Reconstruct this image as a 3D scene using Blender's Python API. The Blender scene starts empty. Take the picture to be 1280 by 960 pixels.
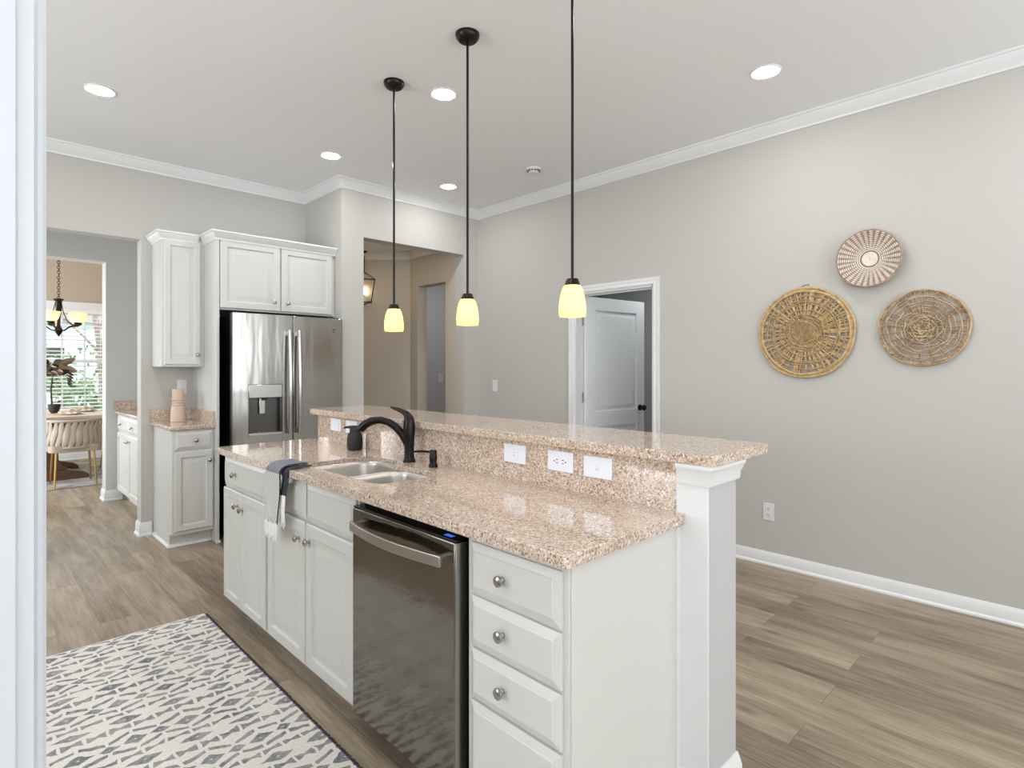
import bpy, bmesh, math, random
from mathutils import Vector, Matrix
random.seed(7)
SC = bpy.context.scene
COL = SC.collection
PI = math.pi

# ------------------------------------------------------------------ camera
cam_d = bpy.data.cameras.new('camera'); cam = bpy.data.objects.new('camera', cam_d)
COL.objects.link(cam); SC.camera = cam
cam_d.sensor_width = 36.0; cam_d.sensor_fit = 'HORIZONTAL'
cam_d.lens = 36.0 * 710.16 / 1280.0
cam_d.shift_y = -21.55 / 1280.0
cam_d.clip_start = 0.02; cam_d.clip_end = 200
cam.location = (0, 0, 1.355)
cam.rotation_euler = (PI / 2, 0, math.radians(45.754 - 90))

# ------------------------------------------------------------------ colour management, world, added fill lights
SC.view_settings.view_transform = 'Standard'
SC.view_settings.look = 'None'
SC.view_settings.gamma = 1.0
SC.view_settings.use_curve_mapping = False
SC.view_settings.exposure = 0.24
SC.cycles.use_denoising = True
SC.cycles.max_bounces = 10
SC.cycles.diffuse_bounces = 6
SC.cycles.glossy_bounces = 5
SC.cycles.transparent_max_bounces = 12
SC.cycles.sample_clamp_indirect = 8.0
SC.cycles.caustics_reflective = False
SC.cycles.caustics_refractive = False

world = bpy.data.worlds.new('world'); SC.world = world; world.use_nodes = True
wn = world.node_tree.nodes; wl = world.node_tree.links
wn['Background'].inputs['Color'].default_value = (0.90, 0.95, 1.0, 1)
wn['Background'].inputs['Strength'].default_value = 3.6

def area(name, loc, rot, sx, sy, power, color):
    d = bpy.data.lights.new(name, 'AREA'); d.shape = 'RECTANGLE'; d.size = sx; d.size_y = sy
    d.energy = power; d.color = color
    o = bpy.data.objects.new(name, d); COL.objects.link(o); o.location = loc; o.rotation_euler = rot
    return o
DAY = (0.93, 0.97, 1.0)
# fill lights added in unseen windows, most tilted up to brighten the ceiling
area('added_window_fill', (2.2, -3.45, 1.6), (PI / 2 + 1.45, 0, 0), 3.2, 2.2, 88, DAY)
area('added_window_fill', (-0.9, -3.45, 1.6), (PI / 2 + 1.45, 0, 0), 1.8, 2.2, 26, DAY)
area('added_window_fill', (-2.76, -0.9, 1.7), (PI / 2 + 0.8, 0, -PI / 2), 2.6, 1.6, 22, DAY)
area('added_window_fill', (-2.76, 3.0, 1.7), (PI / 2 + 1.2, 0, -PI / 2), 2.0, 1.6, 72, DAY)
area('added_window_fill', (-1.54, 8.7, 1.45), (PI / 2 + 0.1, 0, -PI / 2), 1.9, 1.6, 75, DAY)
area('added_window_fill', (-0.68, 6.2, 1.5), (PI / 2, 0, -PI / 2), 0.9, 1.4, 14, DAY)
area('closet_fill', (5.0, 2.9, 2.70), (0, 0, 0), 0.3, 0.3, 17, DAY)  # fill added to lift the dim closet, no fixture
area('hall_fill', (3.1, 5.3, 2.68), (0, 0, 0), 0.2, 0.2, 2.2, (1.0, 0.84, 0.62))  # warm fill added for the hall walls, no fixture
area('hall_room_fill', (4.6, 5.4, 2.66), (0, 0, 0), 0.3, 0.3, 5, (0.9, 0.96, 1.0))  # cool fill added for the room off the hall, no fixture

# ------------------------------------------------------------------ material helpers
def lin(c):
    return tuple(((v / 255) / 12.92 if v / 255 <= 0.04045 else ((v / 255 + 0.055) / 1.055) ** 2.4) for v in c)
def mat(name, rgb=(200, 200, 200), rough=0.5, metal=0.0, spec=0.5, coat=0.0, emit=None, estr=0.0, bump=0.0, bscale=300):
    m = bpy.data.materials.new(name); m.use_nodes = True
    nt = m.node_tree; b = nt.nodes['Principled BSDF']
    b.inputs['Base Color'].default_value = (*lin(rgb), 1)
    b.inputs['Roughness'].default_value = rough
    b.inputs['Metallic'].default_value = metal
    b.inputs['Specular IOR Level'].default_value = spec
    b.inputs['Coat Weight'].default_value = coat
    b.inputs['Coat Roughness'].default_value = 0.08
    if emit:
        b.inputs['Emission Color'].default_value = (*lin(emit), 1); b.inputs['Emission Strength'].default_value = estr
    if bump:
        tc = nt.nodes.new('ShaderNodeTexCoord'); n = nt.nodes.new('ShaderNodeTexNoise'); bp = nt.nodes.new('ShaderNodeBump')
        n.inputs['Scale'].default_value = bscale; n.inputs['Detail'].default_value = 2
        bp.inputs['Strength'].default_value = bump; bp.inputs['Distance'].default_value = 0.002
        nt.links.new(tc.outputs['Object'], n.inputs['Vector']); nt.links.new(n.outputs['Fac'], bp.inputs['Height'])
        nt.links.new(bp.outputs['Normal'], b.inputs['Normal'])
    return m

class N:
    """Small wrapper for building node expressions."""
    def __init__(s, m): s.nt = m.node_tree; s.b = s.nt.nodes['Principled BSDF']
    def new(s, t, **kw):
        n = s.nt.nodes.new(t)
        for k, v in kw.items(): setattr(n, k, v)
        return n
    def set(s, sock, v):
        if isinstance(v, bpy.types.NodeSocket): s.nt.links.new(v, sock)
        else: sock.default_value = v
    def m(s, op, a, b=0.0, c=0.0, clamp=False):
        n = s.new('ShaderNodeMath', operation=op); n.use_clamp = clamp
        s.set(n.inputs[0], a); s.set(n.inputs[1], b); s.set(n.inputs[2], c)
        return n.outputs[0]
    def pos(s, kind='Object'):
        return s.new('ShaderNodeTexCoord').outputs[kind]
    def sep(s, v):
        n = s.new('ShaderNodeSeparateXYZ'); s.set(n.inputs[0], v); return n.outputs
    def comb(s, x, y, z):
        n = s.new('ShaderNodeCombineXYZ'); s.set(n.inputs[0], x); s.set(n.inputs[1], y); s.set(n.inputs[2], z); return n.outputs[0]
    def noise(s, v, scale, detail=2, rough=0.5, out='Fac'):
        n = s.new('ShaderNodeTexNoise'); s.set(n.inputs['Vector'], v)
        n.inputs['Scale'].default_value = scale; n.inputs['Detail'].default_value = detail; n.inputs['Roughness'].default_value = rough
        return n.outputs[out]
    def vor(s, v, scale, feature='F1', out='Color'):
        n = s.new('ShaderNodeTexVoronoi', feature=feature); s.set(n.inputs['Vector'], v); n.inputs['Scale'].default_value = scale
        return n.outputs[out]
    def ramp(s, f, stops, interp='LINEAR'):
        n = s.new('ShaderNodeValToRGB'); s.set(n.inputs[0], f); r = n.color_ramp; r.interpolation = interp
        while len(r.elements) < len(stops): r.elements.new(0.5)
        for e, (p, c) in zip(r.elements, stops): e.position = p; e.color = (*lin(c), 1)
        return n.outputs[0]
    def mix(s, f, a, b, blend='MIX'):
        n = s.new('ShaderNodeMix', data_type='RGBA', blend_type=blend)
        s.set(n.inputs[0], f)
        s.set(n.inputs[6], a if isinstance(a, bpy.types.NodeSocket) else (*lin(a), 1))
        s.set(n.inputs[7], b if isinstance(b, bpy.types.NodeSocket) else (*lin(b), 1))
        return n.outputs[2]
    def bump(s, h, strength=0.3, dist=0.002):
        n = s.new('ShaderNodeBump'); s.set(n.inputs['Height'], h)
        n.inputs['Strength'].default_value = strength; n.inputs['Distance'].default_value = dist
        s.nt.links.new(n.outputs[0], s.b.inputs['Normal'])

# ------------------------------------------------------------------ materials
M = {}
M['wall'] = mat('wall_paint', (187, 185, 179), 0.75, bump=0.05, bscale=400)
M['casing'] = mat('casing_paint', (200, 204, 209), 0.4)
M['half_wall'] = mat('half_wall_paint', (182, 182, 181), 0.7)
M['hall'] = mat('wall_paint_warm_lit', (190, 181, 168), 0.75, bump=0.05, bscale=400)  # same paint as the kitchen walls, warm lamp tint put into its colour
M['pantry'] = mat('pantry_paint', (193, 193, 191), 0.75, bump=0.05, bscale=400)
M['dining'] = mat('dining_paint', (180, 166, 148), 0.75, bump=0.05, bscale=400)
M['dark_room'] = mat('closet_paint', (170, 170, 168), 0.8)
M['ceiling'] = mat('ceiling_paint', (238, 239, 241), 0.85, bump=0.08, bscale=250)
M['trim'] = mat('trim_paint', (222, 223, 223), 0.35)
M['cab'] = mat('cabinet_paint', (202, 202, 197), 0.32)
M['door'] = mat('door_paint', (226, 229, 231), 0.35)
M['bronze'] = mat('bronze_metal', (36, 32, 30), 0.30, metal=0.7)
M['matte_black'] = mat('matte_black', (24, 24, 25), 0.6)
M['gloss_black'] = mat('gloss_black', (10, 10, 12), 0.12)
M['nickel'] = mat('nickel', (176, 170, 162), 0.25, metal=1.0)
M['plastic'] = mat('white_plastic', (222, 222, 224), 0.3)
M['plastic_bright'] = mat('white_plate_plastic', (226, 230, 238), 0.25)
M['slot'] = mat('slot_dark', (60, 56, 50), 0.5)
M['slot_pale'] = mat('slot_pale', (206, 200, 180), 0.5)
M['gold'] = mat('gold_metal', (196, 160, 96), 0.28, metal=1.0)
M['gap_shade'] = mat('gap_shade_black', (14, 14, 14), 0.8)  # near-black that stands for the shade in appliance gaps
M['vase'] = mat('beige_ceramic', (205, 182, 160), 0.55, bump=0.1, bscale=80)
M['white_china'] = mat('white_china', (240, 240, 238), 0.2)
M['linen'] = mat('linen', (205, 188, 165), 0.9, bump=0.3, bscale=500)
M['strap'] = mat('greige_velvet', (188, 176, 162), 0.85, bump=0.2, bscale=300)
M['leaf_dry'] = mat('dry_leaf', (140, 122, 104), 0.7)
M['leaf_dark'] = mat('dark_leaf', (50, 46, 40), 0.7)
M['blind'] = mat('blind_slat', (232, 234, 234), 0.5)
M['fringe'] = mat('white_yarn', (232, 230, 226), 0.9)
M['cord'] = mat('cord', (90, 84, 74), 0.7)

def steel(name, rgb, rough, axis='Z', stretch=120.0):
    m = mat(name, rgb, rough, metal=1.0); n = N(m)
    x, y, z = n.sep(n.pos())
    v = n.comb(n.m('MULTIPLY', x, 4 if axis != 'X' else stretch), n.m('MULTIPLY', y, 4 if axis != 'Y' else stretch), n.m('MULTIPLY', z, 4 if axis != 'Z' else stretch))
    f = n.noise(v, 6, 2)
    n.set(n.b.inputs['Roughness'], n.m('MULTIPLY_ADD', f, 0.10, rough - 0.05))
    n.b.inputs['Anisotropic'].default_value = 0.3
    return m
M['steel'] = steel('brushed_steel', (166, 163, 157), 0.20, 'Z')
M['steel_dark'] = steel('dark_steel', (128, 122, 116), 0.22, 'Z')
M['steel_fridge'] = steel('refrigerator_steel', (164, 162, 158), 0.17, 'Z')
_n = N(M['steel_fridge']); _x, _y, _z = _n.sep(_n.pos())
_n.bump(_n.noise(_n.comb(_n.m('MULTIPLY', _x, 9.0), _y, _n.m('MULTIPLY', _z, 1.3)), 1.0, 2, 0.5), 0.30, 0.012)
M['steel_recess'] = steel('recess_steel', (88, 86, 84), 0.3, 'Z')
M['steel_door'] = steel('dishwasher_steel', (132, 127, 120), 0.13, 'Z')
_n = N(M['steel_door']); _x, _y, _z = _n.sep(_n.pos())
_n.bump(_n.noise(_n.comb(_x, _n.m('MULTIPLY', _y, 6.0), _n.m('MULTIPLY_ADD', _y, 5.0, _n.m('MULTIPLY', _z, 14.0))), 1.0, 3, 0.55), 0.35, 0.004)
M['steel_sink'] = steel('sink_steel', (200, 196, 190), 0.34, 'N')
M['steel_handle'] = steel('handle_steel', (190, 188, 185), 0.22, 'Z')

def granite(name, base_a, base_b):
    m = mat(name, (200, 180, 160), 0.07, spec=0.7, coat=0.25); n = N(m)
    p = n.pos()
    soft = n.noise(p, 12, 3)
    base = n.ramp(soft, [(0.35, base_a), (0.65, base_b)])
    r1 = n.sep(n.vor(p, 205))[0]
    grains = n.ramp(r1, [(0.0, (104, 92, 86)), (0.08, (140, 122, 110)), (0.22, (178, 160, 146)), (0.5, (200, 181, 162)), (0.80, (214, 199, 186)), (0.94, (230, 222, 216))])
    c = n.mix(0.66, base, grains)
    r2 = n.sep(n.vor(p, 300))[1]
    dark = n.m('GREATER_THAN', r2, 0.935)
    c = n.mix(n.m('MULTIPLY', dark, 0.8), c, (66, 58, 56))
    r3 = n.sep(n.vor(p, 160))[2]
    pale = n.m('GREATER_THAN', r3, 0.93)
    c = n.mix(n.m('MULTIPLY', pale, 0.6), c, (236, 228, 226))
    n.set(n.b.inputs['Base Color'], c)
    return m
M['granite'] = granite('beige_granite', (184, 154, 126), (198, 172, 144))

def planks():
    m = mat('oak_planks', (160, 140, 120), 0.38, spec=0.45); n = N(m)
    x, y, z = n.sep(n.pos())
    v = n.comb(y, x, 0.0)
    def brick(c1, c2, bias):
        b = n.new('ShaderNodeTexBrick'); b.offset = 0.37; b.offset_frequency = 2; b.squash = 1.0
        n.set(b.inputs['Vector'], v)
        b.inputs['Color1'].default_value = (0, 0, 0, 1); b.inputs['Color2'].default_value = (1, 1, 1, 1); b.inputs['Mortar'].default_value = (0.5, 0.5, 0.5, 1)
        b.inputs['Scale'].default_value = 1.0; b.inputs['Mortar Size'].default_value = 0.0012; b.inputs['Mortar Smooth'].default_value = 0.2
        b.inputs['Bias'].default_value = bias; b.inputs['Brick Width'].default_value = 1.22; b.inputs['Row Height'].default_value = 0.178
        return b
    b = brick(0, 1, 0)
    rnd = n.sep(b.outputs['Color'])[0]
    gv = n.comb(n.m('MULTIPLY', x, 7.0), n.m('MULTIPLY', y, 0.9), n.m('MULTIPLY', rnd, 37.0))
    g1 = n.noise(gv, 1.6, 5, 0.6)
    gv2 = n.comb(n.m('MULTIPLY', x, 60.0), n.m('MULTIPLY', y, 2.5), n.m('MULTIPLY', rnd, 11.0))
    g2 = n.noise(gv2, 2.0, 3, 0.6)
    gv3 = n.comb(n.m('MULTIPLY', x, 26.0), n.m('MULTIPLY', y, 1.5), n.m('MULTIPLY', rnd, 23.0))
    g3 = n.noise(gv3, 1.5, 4, 0.65)
    t = n.m('ADD', n.m('MULTIPLY', g1, 0.62), n.m('MULTIPLY', g2, 0.38))
    t = n.m('ADD', t, n.m('MULTIPLY_ADD', rnd, 0.13, -0.065))
    t = n.m('MULTIPLY_ADD', n.m('SUBTRACT', t, 0.5), 1.35, 0.5)
    c = n.ramp(t, [(0.24, (101, 88, 72)), (0.42, (133, 118, 99)), (0.55, (154, 139, 119)), (0.76, (180, 165, 145))])
    streak = n.m('MULTIPLY', n.m('SUBTRACT', g3, 0.56, clamp=True), 4.0, clamp=True)
    c = n.mix(n.m('MULTIPLY', streak, 0.6), c, (106, 92, 76))
    kv = n.comb(n.m('ADD', n.m('MULTIPLY', x, 5.2), n.m('MULTIPLY', g1, 0.25)), n.m('MULTIPLY', y, 2.1), 0.0)
    kn = n.new('ShaderNodeTexVoronoi'); n.set(kn.inputs['Vector'], kv); kn.inputs['Scale'].default_value = 1.0
    gate = n.m('GREATER_THAN', n.sep(kn.outputs['Color'])[0], 0.5)
    kmask = n.m('MULTIPLY', n.m('SUBTRACT', 1.0, n.m('MULTIPLY', kn.outputs['Distance'], 6.5), clamp=True), gate)
    c = n.mix(n.m('MULTIPLY', kmask, 0.85, clamp=True), c, (84, 70, 56))
    c = n.mix(n.m('MULTIPLY', b.outputs['Fac'], 0.65), c, (84, 74, 62))
    n.set(n.b.inputs['Base Color'], c)
    n.set(n.b.inputs['Roughness'], n.m('MULTIPLY_ADD', g2, 0.18, 0.28))
    n.bump(n.m('SUBTRACT', n.m('MULTIPLY', g2, 0.3), b.outputs['Fac']), 0.35, 0.001)
    return m
M['floor'] = planks()

def rug_mat():
    m = mat('woven_rug', (214, 210, 202), 0.95, spec=0.1); n = N(m)
    p = n.pos(); x, y, z = n.sep(p)
    w = n.sep(n.noise(p, 9, 3, 0.6, 'Color'))
    x = n.m('ADD', x, n.m('MULTIPLY_ADD', w[0], 0.045, -0.022)); y = n.m('ADD', y, n.m('MULTIPLY_ADD', w[1], 0.045, -0.022))
    P = 0.305
    t = n.m('MULTIPLY', n.m('FRACT', n.m('DIVIDE', y, P)), P)
    def fold(v, per): return n.m('ABSOLUTE', n.m('SUBTRACT', n.m('FRACT', n.m('DIVIDE', v, per)), 0.5))   # 0..0.5
    def away(c): return n.m('ABSOLUTE', n.m('SUBTRACT', t, c))
    marks = []
    def bow(c, per, hmax):
        f = fold(x, per)
        h = n.m('MULTIPLY_ADD', f, hmax * 1.5, hmax * 0.30)
        a = n.m('LESS_THAN', away(c), h)
        return n.m('MULTIPLY', a, n.m('LESS_THAN', f, 0.43))
    def dia(c, per, a_, b_, off):
        f = n.m('MULTIPLY', fold(n.m('ADD', x, off), per), per)
        s = n.m('ADD', n.m('DIVIDE', f, a_), n.m('DIVIDE', away(c), b_))
        inner = n.m('GREATER_THAN', s, 0.12)
        return n.m('MULTIPLY', n.m('LESS_THAN', s, 1.0), inner)
    def zig(c, per, amp, th, off, g0, g1):
        f = fold(n.m('ADD', x, off), per)
        d = n.m('ABSOLUTE', n.m('SUBTRACT', n.m('SUBTRACT', t, c), n.m('MULTIPLY_ADD', f, amp * 4, -amp)))
        a = n.m('LESS_THAN', d, th)
        return n.m('MULTIPLY', a, n.m('MULTIPLY', n.m('GREATER_THAN', f, g0), n.m('LESS_THAN', f, g1)))
    marks.append(bow(0.022, 0.072, 0.0215))
    marks.append(dia(0.075, 0.165, 0.058, 0.024, 0.0))
    marks.append(bow(0.126, 0.072, 0.015))
    marks.append(zig(0.172, 0.165, 0.014, 0.0092, 0.0, 0.04, 0.46))
    marks.append(dia(0.218, 0.165, 0.044, 0.029, 0.0))
    marks.append(dia(0.218, 0.165, 0.034, 0.021, 0.0825))
    marks.append(zig(0.266, 0.165, -0.014, 0.0092, 0.0, 0.04, 0.46))
    tot = marks[0]
    for k in marks[1:]: tot = n.m('MAXIMUM', tot, k)
    wear = n.noise(p, 60, 3, 0.7)
    wear2 = n.noise(p, 7, 2)
    amt = n.m('MULTIPLY', tot, n.m('MULTIPLY_ADD', n.m('ADD', n.m('MULTIPLY', wear, 0.6), n.m('MULTIPLY', wear2, 0.4)), 1.6, -0.08), clamp=True)
    amt = n.m('MINIMUM', amt, 0.88)
    ground = n.ramp(n.noise(p, 120, 2), [(0.3, (212, 207, 198)), (0.7, (228, 224, 216))])
    ink = n.ramp(wear2, [(0.35, (98, 98, 104)), (0.65, (80, 84, 98))])
    n.set(n.b.inputs['Base Color'], n.mix(amt, ground, ink))
    n.bump(n.noise(p, 300, 2), 0.5, 0.002)
    return m
M['rug'] = rug_mat()

def noisy(name, a, b, scale, rough=0.8, stretch=(1, 1, 1), detail=4, bump=0.0):
    m = mat(name, a, rough); n = N(m); x, y, z = n.sep(n.pos())
    v = n.comb(n.m('MULTIPLY', x, stretch[0]), n.m('MULTIPLY', y, stretch[1]), n.m('MULTIPLY', z, stretch[2]))
    f = n.noise(v, scale, detail)
    n.set(n.b.inputs['Base Color'], n.ramp(f, [(0.3, a), (0.7, b)]))
    if bump: n.bump(f, bump, 0.002)
    return m
M['straw'] = noisy('golden_straw', (166, 136, 92), (208, 180, 134), 40, 0.75)
M['straw_dark'] = noisy('brown_straw', (140, 114, 80), (186, 156, 114), 40, 0.75)
M['rattan'] = noisy('brown_rattan', (152, 126, 94), (206, 178, 140), 30, 0.75)
M['rattan_dark'] = noisy('dark_rattan', (128, 104, 78), (180, 152, 118), 30, 0.75)
M['seagrass'] = noisy('mauve_seagrass', (144, 122, 108), (172, 150, 134), 60, 0.8)
M['seagrass_pale'] = noisy('pale_seagrass', (222, 212, 198), (240, 232, 222), 60, 0.8)
M['table_wood'] = noisy('pale_table_wood', (196, 172, 148), (214, 194, 172), 5, 0.45, (1, 8, 8))
M['dark_wood'] = noisy('walnut_wood', (86, 58, 40), (116, 82, 58), 6, 0.5, (1, 8, 8))
M['dining_rug'] = noisy('faded_dining_rug', (120, 118, 114), (196, 190, 180), 4, 0.95, (1, 1, 1), 6)
M['lawn'] = noisy('lawn_green', (90, 112, 70), (140, 150, 110), 3, 0.9)
M['bush'] = noisy('bush_leaf', (70, 104, 62), (124, 150, 104), 20, 0.8)
M['bark'] = noisy('bark', (110, 98, 90), (150, 138, 128), 8, 0.9, (4, 4, 1))
M['siding'] = mat('pale_siding', (206, 216, 224), 0.8)

def towel_mat():
    m = mat('herringbone_cloth', (200, 198, 195), 0.95, spec=0.1); n = N(m)
    x, y, z = n.sep(n.pos('UV'))
    f = n.m('ABSOLUTE', n.m('SUBTRACT', n.m('FRACT', n.m('MULTIPLY', x, 11.0)), 0.5))
    s = n.m('FRACT', n.m('ADD', n.m('MULTIPLY', y, 17.0), n.m('MULTIPLY', f, 2.0)))
    line = n.m('LESS_THAN', s, 0.5)
    top = n.m('GREATER_THAN', y, 0.55)
    light = n.mix(n.m('MULTIPLY', line, 0.75), (220, 217, 212), (120, 118, 118))
    dark = n.mix(n.m('MULTIPLY', line, 0.75), (78, 80, 90), (168, 170, 176))
    c = n.mix(top, light, dark)
    c = n.mix(n.m('GREATER_THAN', x, 0.93), c, (34, 36, 44))
    n.set(n.b.inputs['Base Color'], c)
    return m
M['towel'] = towel_mat()
M['towel_lining'] = noisy('black_cloth', (30, 32, 40), (58, 60, 70), 200, 0.95)

def glow(name, rgb, strength):
    m = bpy.data.materials.new(name); m.use_nodes = True; nt = m.node_tree; nt.nodes.clear()
    e = nt.nodes.new('ShaderNodeEmission'); o = nt.nodes.new('ShaderNodeOutputMaterial')
    e.inputs[0].default_value = (*lin(rgb), 1); e.inputs[1].default_value = strength
    nt.links.new(e.outputs[0], o.inputs[0]); return m
M['led'] = glow('led_lens', (250, 250, 252), 132.0)
M['bulb_bright'] = glow('pendant_bulb', (255, 216, 150), 10.0)
M['bulb'] = glow('warm_bulb', (255, 222, 170), 20.0)
M['blue_led'] = glow('blue_display', (70, 120, 255), 0.7)
def shade_glass(name, rgb, e, glass=(255, 246, 224)):
    m = bpy.data.materials.new(name); m.use_nodes = True; nt = m.node_tree; nt.nodes.clear()
    o = nt.nodes.new('ShaderNodeOutputMaterial'); t = nt.nodes.new('ShaderNodeBsdfTranslucent'); g = nt.nodes.new('ShaderNodeBsdfDiffuse')
    em = nt.nodes.new('ShaderNodeEmission'); a = nt.nodes.new('ShaderNodeMixShader'); b = nt.nodes.new('ShaderNodeAddShader')
    for k in (t, g): k.inputs[0].default_value = (*lin(glass), 1)
    em.inputs[0].default_value = (*lin(rgb), 1); em.inputs[1].default_value = e
    a.inputs[0].default_value = 0.4
    nt.links.new(t.outputs[0], a.inputs[1]); nt.links.new(g.outputs[0], a.inputs[2])
    nt.links.new(a.outputs[0], b.inputs[0]); nt.links.new(em.outputs[0], b.inputs[1]); nt.links.new(b.outputs[0], o.inputs[0])
    return m
M['shade'] = shade_glass('amber_glass', (255, 206, 112), 0.42, (255, 240, 200))
M['shade_dim'] = shade_glass('frosted_amber_glass', (240, 190, 120), 0.18)
def pane_mat():
    m = bpy.data.materials.new('window_glass'); m.use_nodes = True; nt = m.node_tree; nt.nodes.clear()
    o = nt.nodes.new('ShaderNodeOutputMaterial'); t = nt.nodes.new('ShaderNodeBsdfTransparent'); g = nt.nodes.new('ShaderNodeBsdfGlossy')
    f = nt.nodes.new('ShaderNodeFresnel'); x = nt.nodes.new('ShaderNodeMixShader')
    f.inputs[0].default_value = 1.2; g.inputs['Roughness'].default_value = 0.02
    nt.links.new(f.outputs[0], x.inputs[0]); nt.links.new(t.outputs[0], x.inputs[1]); nt.links.new(g.outputs[0], x.inputs[2]); nt.links.new(x.outputs[0], o.inputs[0])
    return m
M['glass'] = pane_mat()

# ------------------------------------------------------------------ mesh builder
class B:
    def __init__(s): s.bm = bmesh.new()
    def box(s, x0, x1, y0, y1, z0, z1):
        v = [s.bm.verts.new(p) for p in ((x0, y0, z0), (x1, y0, z0), (x1, y1, z0), (x0, y1, z0), (x0, y0, z1), (x1, y0, z1), (x1, y1, z1), (x0, y1, z1))]
        for f in ((0, 3, 2, 1), (4, 5, 6, 7), (0, 1, 5, 4), (1, 2, 6, 5), (2, 3, 7, 6), (3, 0, 4, 7)):
            s.bm.faces.new([v[i] for i in f])
        return s
    def loft(s, loops, cap0=True, cap1=True, closed=True):
        L = [[s.bm.verts.new(p) for p in lp] for lp in loops]
        n = len(L[0])
        for a, b in zip(L, L[1:]):
            for i in range(n if closed else n - 1):
                j = (i + 1) % n
                s.bm.faces.new((a[i], a[j], b[j], b[i]))
        if cap0: s.bm.faces.new(L[0][::-1])
        if cap1: s.bm.faces.new(L[-1])
        return s
    def lathe(s, prof, cx=0, cy=0, cz=0, seg=32, cap0=True, cap1=True, axis=None):
        """prof: (r, h) list from bottom to top; axis: optional direction for h."""
        R = Matrix.Identity(3) if axis is None else Vector((0, 0, 1)).rotation_difference(Vector(axis)).to_matrix()
        loops = []
        for r, h in prof:
            loops.append([Vector((cx, cy, cz)) + R @ Vector((max(r, 1e-4) * math.cos(2 * PI * i / seg), max(r, 1e-4) * math.sin(2 * PI * i / seg), h)) for i in range(seg)])
        return s.loft(loops, cap0, cap1)
    def tube(s, pts, r, seg=10, closed=False, flat=1.0, up=None):
        pts = [Vector(p) for p in pts]; n = len(pts)
        rs = r if isinstance(r, (list, tuple)) else [r] * n
        loops = []; prev = None
        for i in range(n):
            if closed: t = pts[(i + 1) % n] - pts[i - 1]
            else: t = pts[min(i + 1, n - 1)] - pts[max(i - 1, 0)]
            t.normalize()
            if up is not None:
                u = Vector(up); u = (u - t * u.dot(t)).normalized()
            elif prev is None:
                u = Vector((0, 0, 1)) if abs(t.z) < 0.9 else Vector((1, 0, 0)); u = (u - t * u.dot(t)).normalized()
            else:
                u = (prev - t * prev.dot(t)).normalized()
            prev = u; w = t.cross(u)
            loops.append([pts[i] + rs[i] * (math.cos(2 * PI * k / seg) * u + flat * math.sin(2 * PI * k / seg) * w) for k in range(seg)])
        if closed:
            loops.append(loops[0]); s.loft(loops, False, False)
            bmesh.ops.remove_doubles(s.bm, verts=s.bm.verts, dist=1e-6)
        else: s.loft(loops)
        return s
    def sweep(s, prof, path, caps=True):
        """prof: (out, z) polyline closed; path: xy list, room on the right hand of travel."""
        P = [Vector(p[:2]) for p in path]; n = len(P); loops = []
        nor = []
        for a, b in zip(P, P[1:]):
            d = (b - a).normalized(); nor.append(Vector((d.y, -d.x)))
        for i in range(n):
            n1 = nor[max(i - 1, 0)]; n2 = nor[min(i, n - 2)]
            m = (n1 + n2) / (1 + n1.dot(n2))
            loops.append([Vector((P[i].x + m.x * o, P[i].y + m.y * o, z)) for o, z in prof])
        return s.loft(loops, caps, caps)
    def panel(s, o, u, d, w, h, rings):
        """slab in the plane (u, z) facing d; rings: (inset, height along d)."""
        o = Vector(o); u = Vector(u); d = Vector(d); z = Vector((0, 0, 1)); loops = []
        for i, e in rings:
            loops.append([o + u * a + z * c + d * e for a, c in ((i, i), (w - i, i), (w - i, h - i), (i, h - i))])
        if u.cross(z).dot(d) < 0: loops = [l[::-1] for l in loops]
        return s.loft(loops)
    def poly(s, outer, holes, z0, z1):
        """flat plate with holes between z0 and z1."""
        bm = s.bm; new = []; edges = []
        for lp in [outer] + holes:
            v = [bm.verts.new((x, y, z1)) for x, y in lp]; new += v
            edges += [bm.edges.new((v[i], v[(i + 1) % len(v)])) for i in range(len(v))]
        r = bmesh.ops.triangle_fill(bm, edges=edges, use_beauty=True, use_dissolve=False, normal=(0, 0, 1))
        faces = [g for g in r['geom'] if isinstance(g, bmesh.types.BMFace)]
        ex = bmesh.ops.extrude_face_region(bm, geom=faces)
        for g in ex['geom']:
            if isinstance(g, bmesh.types.BMVert): g.co.z = z0
        return s

def root_of(o):
    p = Vector((0, 0, 0))
    while o is not None: p += o.location; o = o.parent
    return p
def link(name, b, m, parent=None, bevel=0.0, local=False, smooth=35, seg=2, kind=None, uv=None):
    bm = b.bm
    bmesh.ops.recalc_face_normals(bm, faces=bm.faces)
    if parent is not None and not local:
        bmesh.ops.translate(bm, verts=bm.verts, vec=-root_of(parent))
    me = bpy.data.meshes.new(name); bm.to_mesh(me); bm.free()
    me.polygons.foreach_set('use_smooth', [True] * len(me.polygons))
    me.set_sharp_from_angle(angle=math.radians(smooth))
    for x in (m if isinstance(m, (list, tuple)) else [m]): me.materials.append(x)
    o = bpy.data.objects.new(name, me); COL.objects.link(o)
    if parent is not None: o.parent = parent
    if bevel:
        md = o.modifiers.new('bevel', 'BEVEL'); md.width = bevel; md.segments = seg; md.limit_method = 'ANGLE'; md.angle_limit = math.radians(40); md.harden_normals = False
    if kind: o['kind'] = kind
    return o
def thing(name, label, cat, loc=(0, 0, 0), group=None):
    o = bpy.data.objects.new(name, None); COL.objects.link(o); o.location = loc; o.empty_display_size = 0.05
    o['label'] = label; o['category'] = cat
    if group: o['group'] = group
    return o
def tag(o, label, cat, group=None):
    o['label'] = label; o['category'] = cat
    if group: o['group'] = group
    return o
def copy_tree(o, parent=None):
    c = o.copy(); COL.objects.link(c)
    if parent is not None: c.parent = parent
    for ch in list(o.children): copy_tree(ch, c)
    return c
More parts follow.
